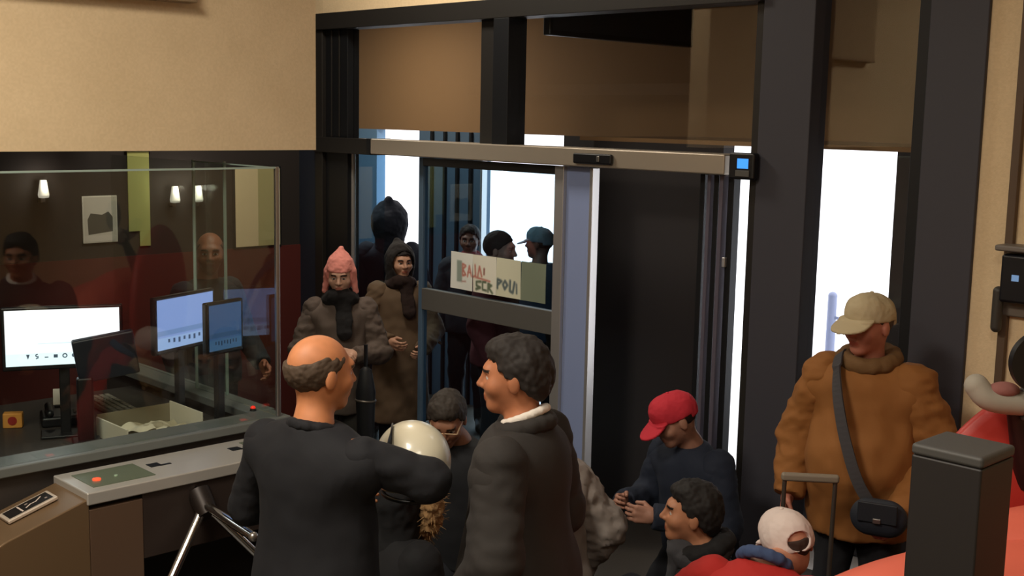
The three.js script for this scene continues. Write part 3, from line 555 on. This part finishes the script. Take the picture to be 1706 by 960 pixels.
// ---------------------------------------------------------------- turnstile
{
  const o = thing('turnstile', 'steel tripod turnstile cabinet with pale top plate by the booth', 'turnstile', [2.62, 0, 2.6]);
  const k = (n, m, x0, x1, y0, y1, z0, z1, r) => bx(n, m, o, x0 - 2.62, x1 - 2.62, y0, y1, z0 - 2.6, z1 - 2.6, r);
  const tan = mat(0x6b5443, .5, .35), housing = mat(0x3a2f2a, .5, .3);
  k('leg_panel', tan, 2.48, 2.765, 0, .93, 2.8, 3.02); k('leg_panel', tan, 2.48, 2.765, 0, .93, 1.95, 2.12);
  k('housing', housing, 2.48, 2.762, .68, .95, 2.12, 2.8); k('inner_panel', M.black, 2.48, 2.52, 0, .68, 2.12, 2.8);
  const top = k('top_plate', mat(0xb9b5ae, .35, .35), 2.465, 2.775, .95, 1.0, 1.93, 3.03, .006);
  const gp = mat(0x5d6654, .35);
  const gm = (z0, z1) => mesh('display_panel', worldUV(new RoundedBoxGeometry(.2, .004, z1 - z0, 1, .001)), gp, top, [0, .051, (z0 + z1) / 2 - 2.48]);
  gm(2.72, 2.98); gm(1.98, 2.22);
  const led = z => mesh('red_indicator', new THREE.CylinderGeometry(.016, .016, .006, 18), mat(0x8a1a10, .4, 0, { emissive: 0xff4a28, emissiveIntensity: 1.6 }), top, [.02, .055, z - 2.48]);
  led(2.93); led(2.0);
  mesh('green_indicator', new THREE.CylinderGeometry(.007, .007, .005, 14), mat(0xa7c0a4, .4), top, [.02, .055, 2.85 - 2.48]);
  for (const z of [2.66, 2.28]) { mesh('card_mark', new RoundedBoxGeometry(.05, .003, .05, 1, .001), M.plasticBlack, top, [-.03, .0505, z - 2.48]); mesh('card_mark', new RoundedBoxGeometry(.016, .003, .05, 1, .001), M.plasticBlack, top, [-.01, .0505, z - 2.52]); }
  mesh('lock', new THREE.CylinderGeometry(.011, .011, .01, 16).rotateZ(1.57), M.chrome, o, [.147, .925, -.03]);
  // sloping console end with a framed sign
  const s = new THREE.Shape(); s.moveTo(0, 0); s.lineTo(.34, 0); s.lineTo(.34, .86); s.lineTo(.31, .875); s.lineTo(0, .97); s.closePath();
  const g = new THREE.ExtrudeGeometry(s, { depth: .28, bevelEnabled: true, bevelSize: .005, bevelThickness: .005, bevelSegments: 2 });
  g.rotateY(-Math.PI / 2); mesh('console', g, mat(0x7a6248, .42, .4), o, [.143, 0, .425]);
  const ang = Math.atan2(.095, .31);
  const sg = mesh('sign_frame', new RoundedBoxGeometry(.1, .014, .2, 2, .004), mat(0xc4b6a6, .5, .3), o, [-.02, .937, .585], [ang, 0, 0]);
  const st = canvasTex(256, 96, (c, w, h) => { c.fillStyle = '#120d0c'; c.fillRect(0, 0, w, h); c.fillStyle = '#c9b9ad'; c.fillRect(w * .3, 8, 10, h - 16); c.lineWidth = 9; c.strokeStyle = '#c9b9ad'; c.beginPath(); c.moveTo(w * .42, h * .7); c.lineTo(w * .56, h * .5); c.lineTo(w * .68, h * .52); c.lineTo(w * .85, h * .22); c.stroke(); c.fillStyle = '#8d7f78'; c.fillRect(w * .46, h * .22, 18, 12); c.fillRect(w * .86, h * .6, 14, 14); });
  mesh('sign_face', new THREE.PlaneGeometry(.175, .075).rotateX(-Math.PI / 2).rotateY(Math.PI / 2), mat(0xffffff, .5, 0, { map: st }), sg, [0, .0085, 0]);
  // tripod
  const hub = [.18, .862, -.05];
  mesh('hub', rod([hub[0] - .05, hub[1] + .04, hub[2]], [hub[0] + .03, hub[1] - .04, hub[2]], .05, .042, 28), mat(0x2c2522, .45, .5), o);
  for (const d of [[1, 0, .12], [.25, -.75, .612], [.25, -.75, -.612]]) {
    const a = V(...d).normalize(), e = hub.map((v, i) => v + a.getComponent(i) * .46);
    const arm = mesh('arm', rod(hub, e, .019, .019, 20), M.chrome, o);
    mesh('arm_cap', new THREE.SphereGeometry(.0195, 18, 10).translate(...e), M.steel, arm);
  }
  const p = thing('barrier_post', 'short chrome barrier post beside the man in navy', 'post', [3.6, 0, 2.73]);
  mesh('post_shaft', new THREE.CylinderGeometry(.021, .021, 1.02, 24).translate(0, .51, 0), M.steel, p); mesh('post_cap', new THREE.CylinderGeometry(.026, .026, .025, 24).translate(0, 1.03, 0), M.chrome, p); mesh('post_base', new THREE.CylinderGeometry(.06, .065, .015, 24).translate(0, .0075, 0), M.steel, p);
}
// ---------------------------------------------------------------- door notices, terminal on the header, hung display, wall things
{
  const n = thing('paper_notice', 'row of taped paper sheets hand lettered in red and green on the glass door', 'notice', [1.8, 1.375, -.008]);
  const sheet = (i) => canvasTex(30, 33, (g, w, h) => {
    g.fillStyle = ['#e9eae2', '#eae6d6', '#d9d7bd', '#7d8672'][i]; g.fillRect(0, 0, w, h); g.lineCap = 'round'; g.lineJoin = 'round';
    const st = (c, lw, pts) => { g.strokeStyle = c; g.lineWidth = lw * .2; g.beginPath(); pts.forEach((p, j) => j ? g.lineTo(p[0] * w, p[1] * h) : g.moveTo(p[0] * w, p[1] * h)); g.stroke(); };
    const red = '#c27a6c', dk = '#66715a', dk2 = '#5f6b6c';
    if (i === 0) { g.fillStyle = '#93a095'; g.fillRect(w * .28, h * .22, w * .24, h * .58); st(red, 9, [[.55, .3], [.55, .62], [.7, .58], [.56, .44], [.7, .34], [.55, .3]]); st(red, 8, [[.78, .62], [.86, .32], [.96, .6]]); st(red, 7, [[.8, .5], [.93, .5]]); st('#b98f86', 6, [[.5, .78], [.7, .76]]); }
    if (i === 1) { st(red, 9, [[.1, .28], [.12, .56], [.02, .6]]); st(red, 9, [[.22, .58], [.3, .3], [.4, .56]]); st('#7c3a30', 7, [[.5, .34], [.5, .5]]); st(red, 8, [[.1, .6], [.75, .66]]); st(dk, 11, [[.36, .7], [.16, .72], [.16, .82], [.34, .86], [.14, .92]]); st(dk, 10, [[.58, .7], [.44, .7], [.44, .9], [.6, .92]]); st(dk, 10, [[.68, .94], [.68, .72], [.82, .76], [.7, .82], [.86, .96]]); }
    if (i === 2) { st(dk2, 11, [[.06, .8], [.06, .56], [.22, .6], [.08, .7]]); st(dk2, 11, [[.36, .58], [.28, .68], [.36, .8], [.46, .68], [.36, .58]]); st(dk2, 12, [[.56, .56], [.56, .82], [.68, .86], [.74, .58]]); st(dk2, 9, [[.82, .62], [.84, .86]]); }
  });
  for (let i = 0; i < 4; i++) {
    const g = new THREE.BoxGeometry(.208, .232, .0016, 8, 8, 1), p = g.attributes.position; for (let j = 0; j < p.count; j++) p.setZ(j, p.getZ(j) + .004 + .003 * Math.sin(p.getX(j) * 20 + i * 2 + p.getY(j) * 9)); g.computeVertexNormals();
    mesh('paper_sheet', g, mat(0xffffff, .9, 0, { map: sheet(i) }), n, [-.318 + i * .212, .116, .002 + .0015 * (i % 2)], [0, 0, (i % 2 ? 1 : -1) * .006]);
  }
  const t = thing('access_terminal', 'small black terminal with lit blue screen on the pillar', 'terminal', [3.6, 2.17, .02]);
  mesh('housing', new RoundedBoxGeometry(.15, .13, .05, 3, .012).translate(0, .065, .03), M.plasticBlack, t);
  mesh('screen', new THREE.PlaneGeometry(.065, .048), mat(0x081020, .3, 0, { emissive: 0x3f8ff0, emissiveIntensity: 1.3 }), t, [.01, .078, .0555]);
  mesh('keypad', new RoundedBoxGeometry(.08, .03, .006, 1, .002), M.plasticGrey, t, [.01, .03, .056]);
  const tv = thing('hanging_display', 'large black flat display hung from the vestibule ceiling', 'display', [2.0, 2.93, -.86]);
  mesh('display_housing', new RoundedBoxGeometry(.06, .5, 1.36, 3, .01).translate(0, .25, 0), mat(0x16181b, .35), tv);
  mesh('display_glass', new THREE.PlaneGeometry(1.31, .45), mat(0x2c3036, .3), tv, [.0312, .255, 0], [0, Math.PI / 2, 0]);
  for (const z of [-.4, .4]) mesh('ceiling_bracket', new RoundedBoxGeometry(.03, .05, .04, 2, .004).translate(-.01, .5, z), M.steelDark, tv);
  const sb = thing('wall_sign', 'cream light box sign high on the plaster bulkhead', 'sign', [2.1, 2.925, 2.85]);
  mesh('sign_box', new RoundedBoxGeometry(.07, .7, 1.3, 3, .01).translate(.037, .35, 0), mat(0xb59c78, .7), sb); mesh('sign_rim', new RoundedBoxGeometry(.075, .02, 1.32, 2, .006).translate(.039, .005, 0), mat(0x8c7658, .7), sb);
  // telephone on the right wall
  const ph = thing('wall_telephone', 'black telephone unit with a small blue light on the beige wall', 'telephone', [4.985, 1.66, .0]);
  mesh('backplate', new RoundedBoxGeometry(.19, .3, .03, 3, .008).translate(.02, .16, .016), mat(0x6f655b, .5, .2), ph);
  mesh('unit', new RoundedBoxGeometry(.17, .2, .07, 4, .014).translate(.02, .175, .06), mat(0x15161c, .35), ph);
  mesh('unit_screen', new THREE.PlaneGeometry(.03, .026), mat(0x101820, .3, 0, { emissive: 0x8fb4e0, emissiveIntensity: .5 }), ph, [.0, .18, .0965]);
  mesh('handset', new THREE.CapsuleGeometry(.022, .15, 6, 16).translate(-.075, .04, .07), mat(0x3b3833, .5), ph);
  mesh('hood', new RoundedBoxGeometry(.21, .025, .12, 2, .008).translate(.02, .3, .06), mat(0x77706a, .5, .2), ph);
}
// ---------------------------------------------------------------- dark square post, red display vehicle, suitcase
{
  const o = thing('square_post', 'broad dark grey square post in front of the red vehicle', 'post', [5.735, 0, 2.08]);
  mesh('post_body', new RoundedBoxGeometry(.182, 1.63, .182, 3, .006).translate(0, .815, 0), mat(0x2a2727, .5, .1), o);
  mesh('post_lid', new RoundedBoxGeometry(.186, .03, .186, 3, .01).translate(0, 1.645, 0), mat(0x4b4a48, .55), o);
  const v = thing('display_vehicle', 'coral red display vehicle with white tube and round black badge', 'vehicle', [5.695, 0, 1.809], R(46));
  // local x runs along the vehicle's length, z towards the lobby
  const sh = (n, pr, mn, mx, m, h = .014, clip) => mesh(n, surface(sdfOf(pr, clip), mn, mx, h), m, v);
  sh('hood', [ell([.58, .865, -.3], [1.1, .38, .33], .02)], [-.6, .4, -.7], [1.8, 1.4, .1], M.red, .016);
  sh('hood_rim', [ell([.58, .845, -.3], [1.12, .36, .35], .02)], [-.6, .4, -.72], [1.8, 1.4, .12], M.redDeep, .016, (x, y) => Math.max(y - 1.06, .99 - y));
  sh('cowl', [ell([.65, 1.06, -.42], [.75, .26, .2], .02)], [-.45, .75, -.7], [1.55, 1.45, -.1], M.red, .014);
  sh('seat_back', [ell([.6, 1.1, -.72], [.55, .55, .1], .03)], [-.05, .5, -.9], [1.25, 1.75, -.5], M.redDeep, .014);
  sh('chassis', [cap([0, .42, -.32], [1.25, .42, -.32], .3, .3, .02, [0, 0, 1], .8)], [-.7, .05, -.7], [1.6, .8, .1], M.plasticBlack, .02);
  for (const [x, z] of [[.1, -.1], [.1, -.56], [1.1, -.1], [1.1, -.56]]) mesh('wheel', new THREE.TorusGeometry(.13, .06, 14, 30).translate(x, .19, z), M.plasticBlack, v);
  const tube = mesh('white_tube', new THREE.TubeGeometry(new THREE.CatmullRomCurve3([V(.17, 1.635, -.58), V(.2, 1.6, -.565), V(.3, 1.585, -.56), V(.5, 1.6, -.56), V(.62, 1.66, -.56)]), 30, .038, 18), mat(0xa79f92, .7), v);
  mesh('tube_end', new THREE.SphereGeometry(.038, 20, 14).translate(.17, 1.635, -.58), mat(0xa79f92, .7), tube);
  mesh('pink_pad', surface(sdfOf([ell([.25, 1.628, -.56], [.05, .026, .034], .02)]), [.15, 1.58, -.63], [.33, 1.72, -.48], .006), mat(0x96605a, .8), tube);
  mesh('tube_clamp', new THREE.TorusGeometry(.046, .01, 10, 24).rotateY(1.57).translate(.32, 1.585, -.56), M.plasticGrey, tube);
  mesh('stalk', rod([.4, 1.3, -.66], [.29, 1.58, -.58], .05, .022, 16), mat(0x1d0d0d, .5), v);
  const badge = mesh('round_badge', new THREE.CylinderGeometry(.098, .098, .03, 40).rotateX(1.57).translate(.335, 1.73, -.5), M.plasticBlack, v);
  const rm = mat(0xd8323a, .5);
  for (const y of [1.79, 1.685]) { const s = new THREE.Shape(); s.moveTo(-.05, .0); s.quadraticCurveTo(-.02, .016, 0, .006); s.quadraticCurveTo(.03, .03, .06, .01); s.lineTo(.06, -.01); s.quadraticCurveTo(.02, -.004, -.02, -.014); s.closePath(); mesh('red_mark', new THREE.ExtrudeGeometry(s, { depth: .004, bevelEnabled: false }).translate(.335, y, -.486), rm, badge); }
  mesh('red_mark', new RoundedBoxGeometry(.018, .1, .004, 1, .001).translate(.335, 1.735, -.484), rm, badge);
  // trolley case held by the man in the tan jacket
  const c = thing('trolley_case', 'dark blue trolley case with raised silver grey handle', 'suitcase', [4.6, 0, .92], R(40));
  mesh('case_body', new RoundedBoxGeometry(.32, .54, .19, 4, .035).translate(0, .34, 0), mat(0x1b2638, .7), c);
  for (const y of [.2, .34, .48]) mesh('case_rib', new RoundedBoxGeometry(.3, .012, .198, 2, .005).translate(0, y, 0), mat(0x141c2a, .6), c);
  for (const s of [-1, 1]) { mesh('wheel', new THREE.CylinderGeometry(.03, .03, .02, 20).rotateZ(1.57).translate(.14 * s, .03, 0), M.plasticBlack, c); mesh('handle_rod', rod([.098 * s, .6, -.06], [.098 * s, 1.055, -.03], .009, .009, 12), M.steelDark, c); }
  mesh('handle_grip', new RoundedBoxGeometry(.225, .034, .03, 3, .012).translate(0, 1.065, -.028), mat(0x857b6c, .5), c);
}
// ---------------------------------------------------------------- people
const helmetAt = [4.0, 1.3, 2.44];
{ // man in navy, seen from behind, arm folded round a helmet
  const p = person({ label: 'balding man in a dark navy sweater standing with his back turned', at: [4.01, 2.84], yaw: 195, height: 1.76, build: 1.12, skin: 0xc98358, hairHex: 0x4a3a2c, hair: 'fringe', res: .9,
    head: { yaw: -22, pitch: 4 }, right: { elbow: [.36, 1.34, .1], wrist: [.12, 1.27, .3], palm: [1, .2, .5], curl: .5 }, left: { elbow: [.3, 1.16, .02], wrist: [.16, 1.14, .27], curl: .5, palm: [-.6, 0, .3] },
    coat: { name: 'sweater', hex: 0x0c0d14, puff: .03, sleeve: .022, hem: .84, fold: .008, collar: true, collarR: .068, collarT: .016, collarY: .0 }, trouserHex: 0x2b2722, browHex: 0x5a4636 });
  const h = thing('motorcycle_helmet', 'shiny white rounded helmet held by the man in navy', 'helmet', helmetAt, R(250));
  const shell = surface(sdfOf([ell([0, 0, 0], [.125, .13, .15], .02), ell([0, -.06, .03], [.11, .09, .12], .04), { ...ell([0, -.01, .19], [.1, .06, .1], .02), sub: true }, { ...ell([0, -.13, 0], [.09, .1, .11], .02), sub: true }]), [-.16, -.2, -.2], [.16, .17, .2], .006);
  const sm = new THREE.MeshPhysicalMaterial({ color: 0xd8d0b8, roughness: .35, clearcoat: .6, clearcoatRoughness: .15 });
  const s = mesh('shell', shell, sm, h);
  mesh('visor', surface(sdfOf([ell([0, -.005, .012], [.118, .085, .132], .01)], (x, y, z) => Math.max(.05 - z, Math.abs(y + .01) - .05)), [-.14, -.1, .02], [.14, .1, .17], .006), mat(0x17181c, .12), h);
  mesh('rim', new THREE.TorusGeometry(.1, .008, 8, 36).rotateX(1.57).scale(1, 1, 1.15).translate(0, -.115, .0), M.plasticBlack, s);
  const sp = []; for (let i = 0; i <= 6; i++) { const t = R(-30 + i * 20), L = [.914, .407], C = [.407, -.914], c = Math.cos(t) * .138, q = .07; sp.push([L[0] * q + C[0] * c, Math.sin(t) * .114, L[1] * q + C[1] * c]); }
  mesh('chin_strap', strap(sp, .02, .005), M.plasticBlack, h);
}
{ // man in the long charcoal coat, in profile
  const p = person({ label: 'dark haired man in a long charcoal coat standing in profile', at: [4.4, 2.325], yaw: 292, height: 1.745, build: 1.12, skin: 0xb0714f, hairHex: 0x1e1714, hair: 'thick', res: .9,
    head: { yaw: 16, pitch: 2 }, right: { elbow: [.27, 1.13, -.03], wrist: [.24, .92, .14] }, left: { elbow: [.27, 1.13, -.04], wrist: [.24, .9, .12] },
    coat: { name: 'coat', hex: 0x2b2725, puff: .045, hem: .62, hip: .185, skirt: .2, fold: .012, freq: 5, sy: .5, collar: true, collarR: .084, collarT: .026, collarY: .01 }, trouserHex: 0x191919 });
  const N = 16, pr = []; for (let i = 0; i < N; i++) { const q = t => p.up([Math.sin(t) * .066, 1.517 - Math.cos(t) * .03, Math.cos(t) * .066 - .014]); pr.push(cap(q(i / N * 6.283), q((i + 1) / N * 6.283), .013, .013, .006)); }
  const [a, b] = bounds([p.up([0, 1.5, 0])], .14);
  p.mesh('shirt_collar', surface(sdfOf(pr), a, b, .006), mat(0xe2d9cf, .8));
  p.mesh('red_scarf_edge', surface(sdfOf([cap(p.up([-.045, 1.51, -.088]), p.up([.02, 1.5, -.094]), .013, .013, .01)]), a, b, .007), mat(0x9a2a38, .9));
}
{ // woman with the pink hat
  const p = person({ label: 'woman in a pointed pink knit hat, black scarf and grey brown jacket', at: [1.2, .72], yaw: 54, height: 1.6, build: .95, skin: 0xc79a82, hairHex: 0x2b1d18, hair: 'none', hat: { type: 'pointed', hex: 0xea9488 },
    head: { pitch: 10, yaw: -6, pos: [0, 1.63, .035] }, right: { elbow: [.26, 1.12, .02], wrist: [.04, 1.13, .26], palm: [1, 0, .3], curl: .8, dir: [.8, .25, .3] }, left: { elbow: [.26, 1.12, .03], wrist: [.1, 1.14, .24], palm: [-1, 0, .2], curl: .8, dir: [-.8, .2, .4] },
    coat: { hex: 0x5a4c44, puff: .036, hem: .72, skirt: .17, fold: .014, freq: 8 }, scarf: 0x120f10, trouserHex: 0x3a3532 });
  const b = thing('black_umbrella', 'folded black umbrella hanging from the hands of the pink hat woman', 'umbrella', [1.56, 0, .8]);
  mesh('canopy', new THREE.LatheGeometry([[.004, .28], [.03, .36], [.05, .6], [.058, .85], [.035, .98], [.012, 1.0]].map(q => new THREE.Vector2(...q)), 20), mat(0x121216, .6), b);
  mesh('handle', new THREE.CylinderGeometry(.012, .012, .14, 14).translate(0, 1.06, 0), M.plasticBlack, b); mesh('tip', new THREE.CylinderGeometry(.006, .004, .28, 10).translate(0, .14, 0), M.steel, b);
  mesh('strap', new THREE.TorusGeometry(.055, .008, 8, 26).rotateX(1.5).translate(0, .8, 0), M.steelDark, b);
}
person({ label: 'woman with a dark hood and long olive brown coat behind the door leaf', at: [.66, -.17], yaw: 66, height: 1.55, skin: 0xc9987c, hairHex: 0x1a1210, hair: 'long', hat: { type: 'hood', hex: 0x1d1715 }, head: { yaw: 4 },
  right: { elbow: [.27, 1.12, .0], wrist: [.14, 1.06, .23], palm: [1, 0, .2], curl: .7 }, left: { elbow: [.27, 1.1, 0], wrist: [.12, 1.0, .24], palm: [-1, 0, .3], curl: .7 },
  coat: { name: 'coat', hex: 0x6a5540, puff: .045, hem: .4, skirt: .2, fold: .013 }, scarf: 0x2a1a15 });
person({ label: 'tall person in a dark navy hooded coat behind the brown coat woman', at: [-.16, -.72], yaw: 225, height: 1.74, res: 1.3, skin: 0x8a6552, hair: 'none', hat: { type: 'hood', hex: 0x161c2b, big: .03 }, coat: { name: 'coat', hex: 0x1b2233, puff: .05, hem: .5, skirt: .2 } });
{ // man in the tan jacket
  const p = person({ label: 'man in a tan baseball cap and brown padded jacket with shoulder strap', at: [4.58, .5], yaw: 14, height: 1.75, build: 1.06, skin: 0xb5735f, hairHex: 0x4a3a30, hair: 'short', hat: { type: 'cap', hex: 0xb9a988, low: .024 }, res: .9,
    head: { yaw: -24, pitch: 4 }, right: { elbow: [.28, 1.13, -.02], wrist: [.27, .9, .12], curl: .7 }, left: { elbow: [.31, 1.13, -.02], wrist: [.22, .92, .2], curl: .7, palm: [-1, 0, .2] },
    coat: { hex: 0x8d5a28, puff: .045, sleeve: .05, hem: .76, hip: .165, skirt: .16, fold: .018, freq: 6, collar: true, collarHex: 0x6a4c2a, collarR: .1, collarT: .034, collarY: .02, bulge: [0, 1.08, .07], bulgeR: [.2, .2, .15] }, trouserHex: 0x17181d });
  p.mesh('shoulder_strap', strap([[-.1, 1.5, -.06], [-.105, 1.505, .06], [-.07, 1.4, .185], [.0, 1.2, .262], [.08, 1.02, .28], [.16, .92, .24], [.27, .9, .1], [.27, .95, -.08]].map(q => p.up(q)), .045, .008, p.up([0, 1.1, 0]).filter((_, i) => i !== 1)), mat(0x3c3a3d, .8));
  const b = thing('shoulder_bag', 'small dark shoulder bag hanging at the waist of the tan jacket man', 'bag', [4.81, .83, .76], R(20));
  mesh('bag_body', surface(sdfOf([cap([-.035, .1, 0], [.035, .1, 0], .075, .075, .02, [0, 0, 1], .55)]), [-.18, -.02, -.08], [.18, .22, .08], .008), mat(0x1d222c, .7), b);
  mesh('bag_flap', new RoundedBoxGeometry(.15, .08, .012, 3, .005).translate(0, .13, .042), mat(0x161a22, .6), b); mesh('buckle', new RoundedBoxGeometry(.03, .02, .008, 2, .003).translate(0, .1, .05), M.steel, b);
}
person({ label: 'crouching person in a bright red cap and navy jacket looking down', at: [3.68, .38], yaw: -8, height: 1.75, legs: 'kneel', pelvisY: .42, lean: 12, skin: 0xa87a66, hairHex: 0x2a1d18, hat: { type: 'cap', hex: 0xc52a3a, low: .02 },
  head: { pitch: 26, yaw: -22, pos: [0, 1.63, .06] }, right: { elbow: [.25, 1.16, .08], wrist: [.16, 1.26, .3], palm: [1, 0, 0], curl: .8 }, left: { elbow: [.25, 1.15, .06], wrist: [.06, 1.25, .31], palm: [-1, 0, 0], curl: .8 },
  coat: { hex: 0x1a2233, puff: .04, hem: .84 } });
person({ label: 'young man with thick dark hair and black jacket crouching in profile', at: [4.38, 1.19], yaw: 303, height: 1.75, legs: 'squat', pelvisY: .25, lean: 8, skin: 0xb27a5a, hairHex: 0x120d0b, hair: 'thick', res: .9,
  head: { pitch: -4, yaw: 6 }, right: { elbow: [.26, 1.16, .1], wrist: [.2, 1.0, .34], curl: .6 }, left: { elbow: [.28, 1.15, .1], wrist: [.2, 1.02, .34], curl: .6 }, coat: { hex: 0x17181b, puff: .045, hem: .86, collar: true, collarHex: 0x121214, collarR: .095, collarT: .036, collarY: .03 }, scarf: 0x3a3a3e });
person({ label: 'crouching person in a worn white cap and bright red jacket bending forward', at: [4.87, 1.75], yaw: 195, height: 1.75, legs: 'squat', pelvisY: .46, lean: 25, skin: 0xc48b70, hairHex: 0x3a2a22, hair: 'short', hat: { type: 'cap', hex: 0xdccbc4, low: .012, gap: true }, res: .9,
  head: { pitch: 14, yaw: 42, roll: -10, pos: [-.02, 1.575, .16] }, right: { elbow: [.3, 1.2, .16], wrist: [.24, 1.1, .36] }, left: { elbow: [.34, 1.26, .06], wrist: [.36, 1.1, .26] }, coat: { hex: 0xb0221d, puff: .035, hem: .86, collar: true, collarHex: 0x3b4d72, collarR: .08, collarT: .02 } });
{ // fur hood
  const p = person({ label: 'crouching person in a dark parka with a thick brown fur trimmed hood', at: [3.525, 2.2], yaw: 186, height: 1.7, legs: 'squat', pelvisY: .34, lean: 6, skin: 0x9c6e56, hair: 'short', hat: { type: 'hood', hex: 0x191a1d }, coat: { name: 'parka', hex: 0x15161a, puff: .05, hem: .8 } });
  // fur ring round the hood opening, with strands
  const ring = [], st = [], N = 22;
  const q = t => V(Math.sin(t) * .13, Math.cos(t) * .155 - .005, .05 - Math.cos(t) * .02).applyMatrix4(p.HM);
  for (let i = 0; i < N; i++) ring.push(cap(q(i / N * 6.283).toArray(), q((i + 1) / N * 6.283).toArray(), .042, .042, .02));
  const c = V(0, 0, 0).applyMatrix4(p.HM).toArray(), [a, b] = bounds([c], .26);
  const fm = mat(0x9a7850, 1); const f = p.mesh('fur_trim', wrinkle(surface(sdfOf(ring), a, b, .008), .014, 40), fm);
  for (let i = 0; i < 1500; i++) {
    const t = rnd() * 6.283, o = q(t), d = V(rnd() - .5, rnd() - .5, rnd() - .5).normalize(), e = o.clone().addScaledVector(d, .055 + rnd() * .03), s0 = o.clone().addScaledVector(d, .02);
    const g = rod(s0.toArray(), e.toArray(), .0026, .0004, 4); st.push(g);
  }
  const fs = p.mesh('fur_strands', mergeGeometries(st), mat(0xa88458, 1), f); fs.userData.kind = 'stuff';
}
{ // dark haired person bending down
  const p = person({ label: 'person with short dark hair and spectacles bending forward by the door', at: [3.02, 1.3], yaw: 20, height: 1.7, legs: 'kneel', pelvisY: .5, lean: 14, skin: 0x8d6048, hairHex: 0x2c241d, hair: 'thick', head: { pitch: 30, yaw: 20, pos: [0, 1.63, .06] }, coat: { hex: 0x15171c, puff: .04 } });
  const sp = [rod([.075, .012, .0], [.06, .012, .105], .0035), rod([-.075, .012, 0], [-.06, .012, .105], .0035), rod([-.06, .012, .105], [.06, .012, .105], .003)]; const g = mergeGeometries(sp); g.applyMatrix4(p.HM); p.mesh('spectacles', g, mat(0xb89a78, .4, .4));
}
{ // person in the grey padded jacket behind the charcoal coat
  const p = person({ label: 'crouching person in a pale grey padded jacket with a backpack strap', at: [3.74, 1.5], yaw: 280, height: 1.75, legs: 'kneel', pelvisY: .5, lean: 6, skin: 0xa87a62, hair: 'short', res: 1.2, head: { pos: [.0, 1.6, .09], pitch: 30 },
    right: { elbow: [.3, 1.16, -.1], wrist: [.28, .95, .06] }, left: { elbow: [.29, 1.16, -.08], wrist: [.27, .94, .08] }, coat: { hex: 0x8b827c, puff: .06, fold: .018, freq: 9, hem: .82 } });
  p.mesh('backpack_strap', strap([[.14, 1.3, -.16], [.15, 1.46, -.1], [.15, 1.49, -.0], [.14, 1.38, .13]].map(q => p.up(q)), .05, .01), mat(0x17171a, .8));
}
// people outside the glass door
person({ label: 'person with dark hair and a deep red scarf outside the glass door', at: [.17, -1.25], yaw: 40, height: 1.6, res: 1.3, skin: 0x7c5242, hairHex: 0x2a1c18, hair: 'thick', scarf: 0x7a1f22, coat: { hex: 0x1d212b, puff: .05 } });
person({ label: 'person with short brown hair in a red collar outside the glass door', at: [1.32, -.45], yaw: 120, height: 1.69, res: 1.3, skin: 0xb98878, hairHex: 0x3a2a26, hair: 'short', head: { yaw: 0, pitch: 4 }, coat: { hex: 0x6d2a2c, puff: .05, collar: true, collarHex: 0x7c3434 } });
person({ label: 'person in a blue grey cap with dark jacket outside the glass door', at: [.85, -1.33], yaw: 232, height: 1.63, res: 1.3, skin: 0x5d4238, hairHex: 0x1c1614, hair: 'short', hat: { type: 'cap', hex: 0x5f7f92, low: .02 }, head: { yaw: 60 }, coat: { hex: 0x22344c, puff: .05 } });
person({ label: 'person in a dim brown coat standing in the shade beyond the lavender panel', at: [1.74, -.92], yaw: 226, height: 1.6, res: 1.3, skin: 0x6a4a3c, hairHex: 0x120e0c, hair: 'short', coat: { name: 'coat', hex: 0x5a4330, puff: .03, hem: .55, skirt: .17 }, trouserHex: 0x3a2e26 });
// guard beyond the booth
person({ label: 'person in dark clothes standing beyond the glass reception booth', at: [.8, 1.38], yaw: 100, height: 1.74, res: 1.1, skin: 0x9a5e46, hairHex: 0x4a3026, hair: 'fringe', head: { yaw: -40 }, left: { elbow: [.27, 1.12, .0], wrist: [.2, .98, .24], curl: .6 }, coat: { hex: 0x1c2026, puff: .035 } });
// ---------------------------------------------------------------- hand over
shadows(scene);
scene.traverse(o => { if (o.isLight && o.castShadow !== undefined && !o.isRectAreaLight) o.castShadow = true; });
renderer.render(scene, camera);
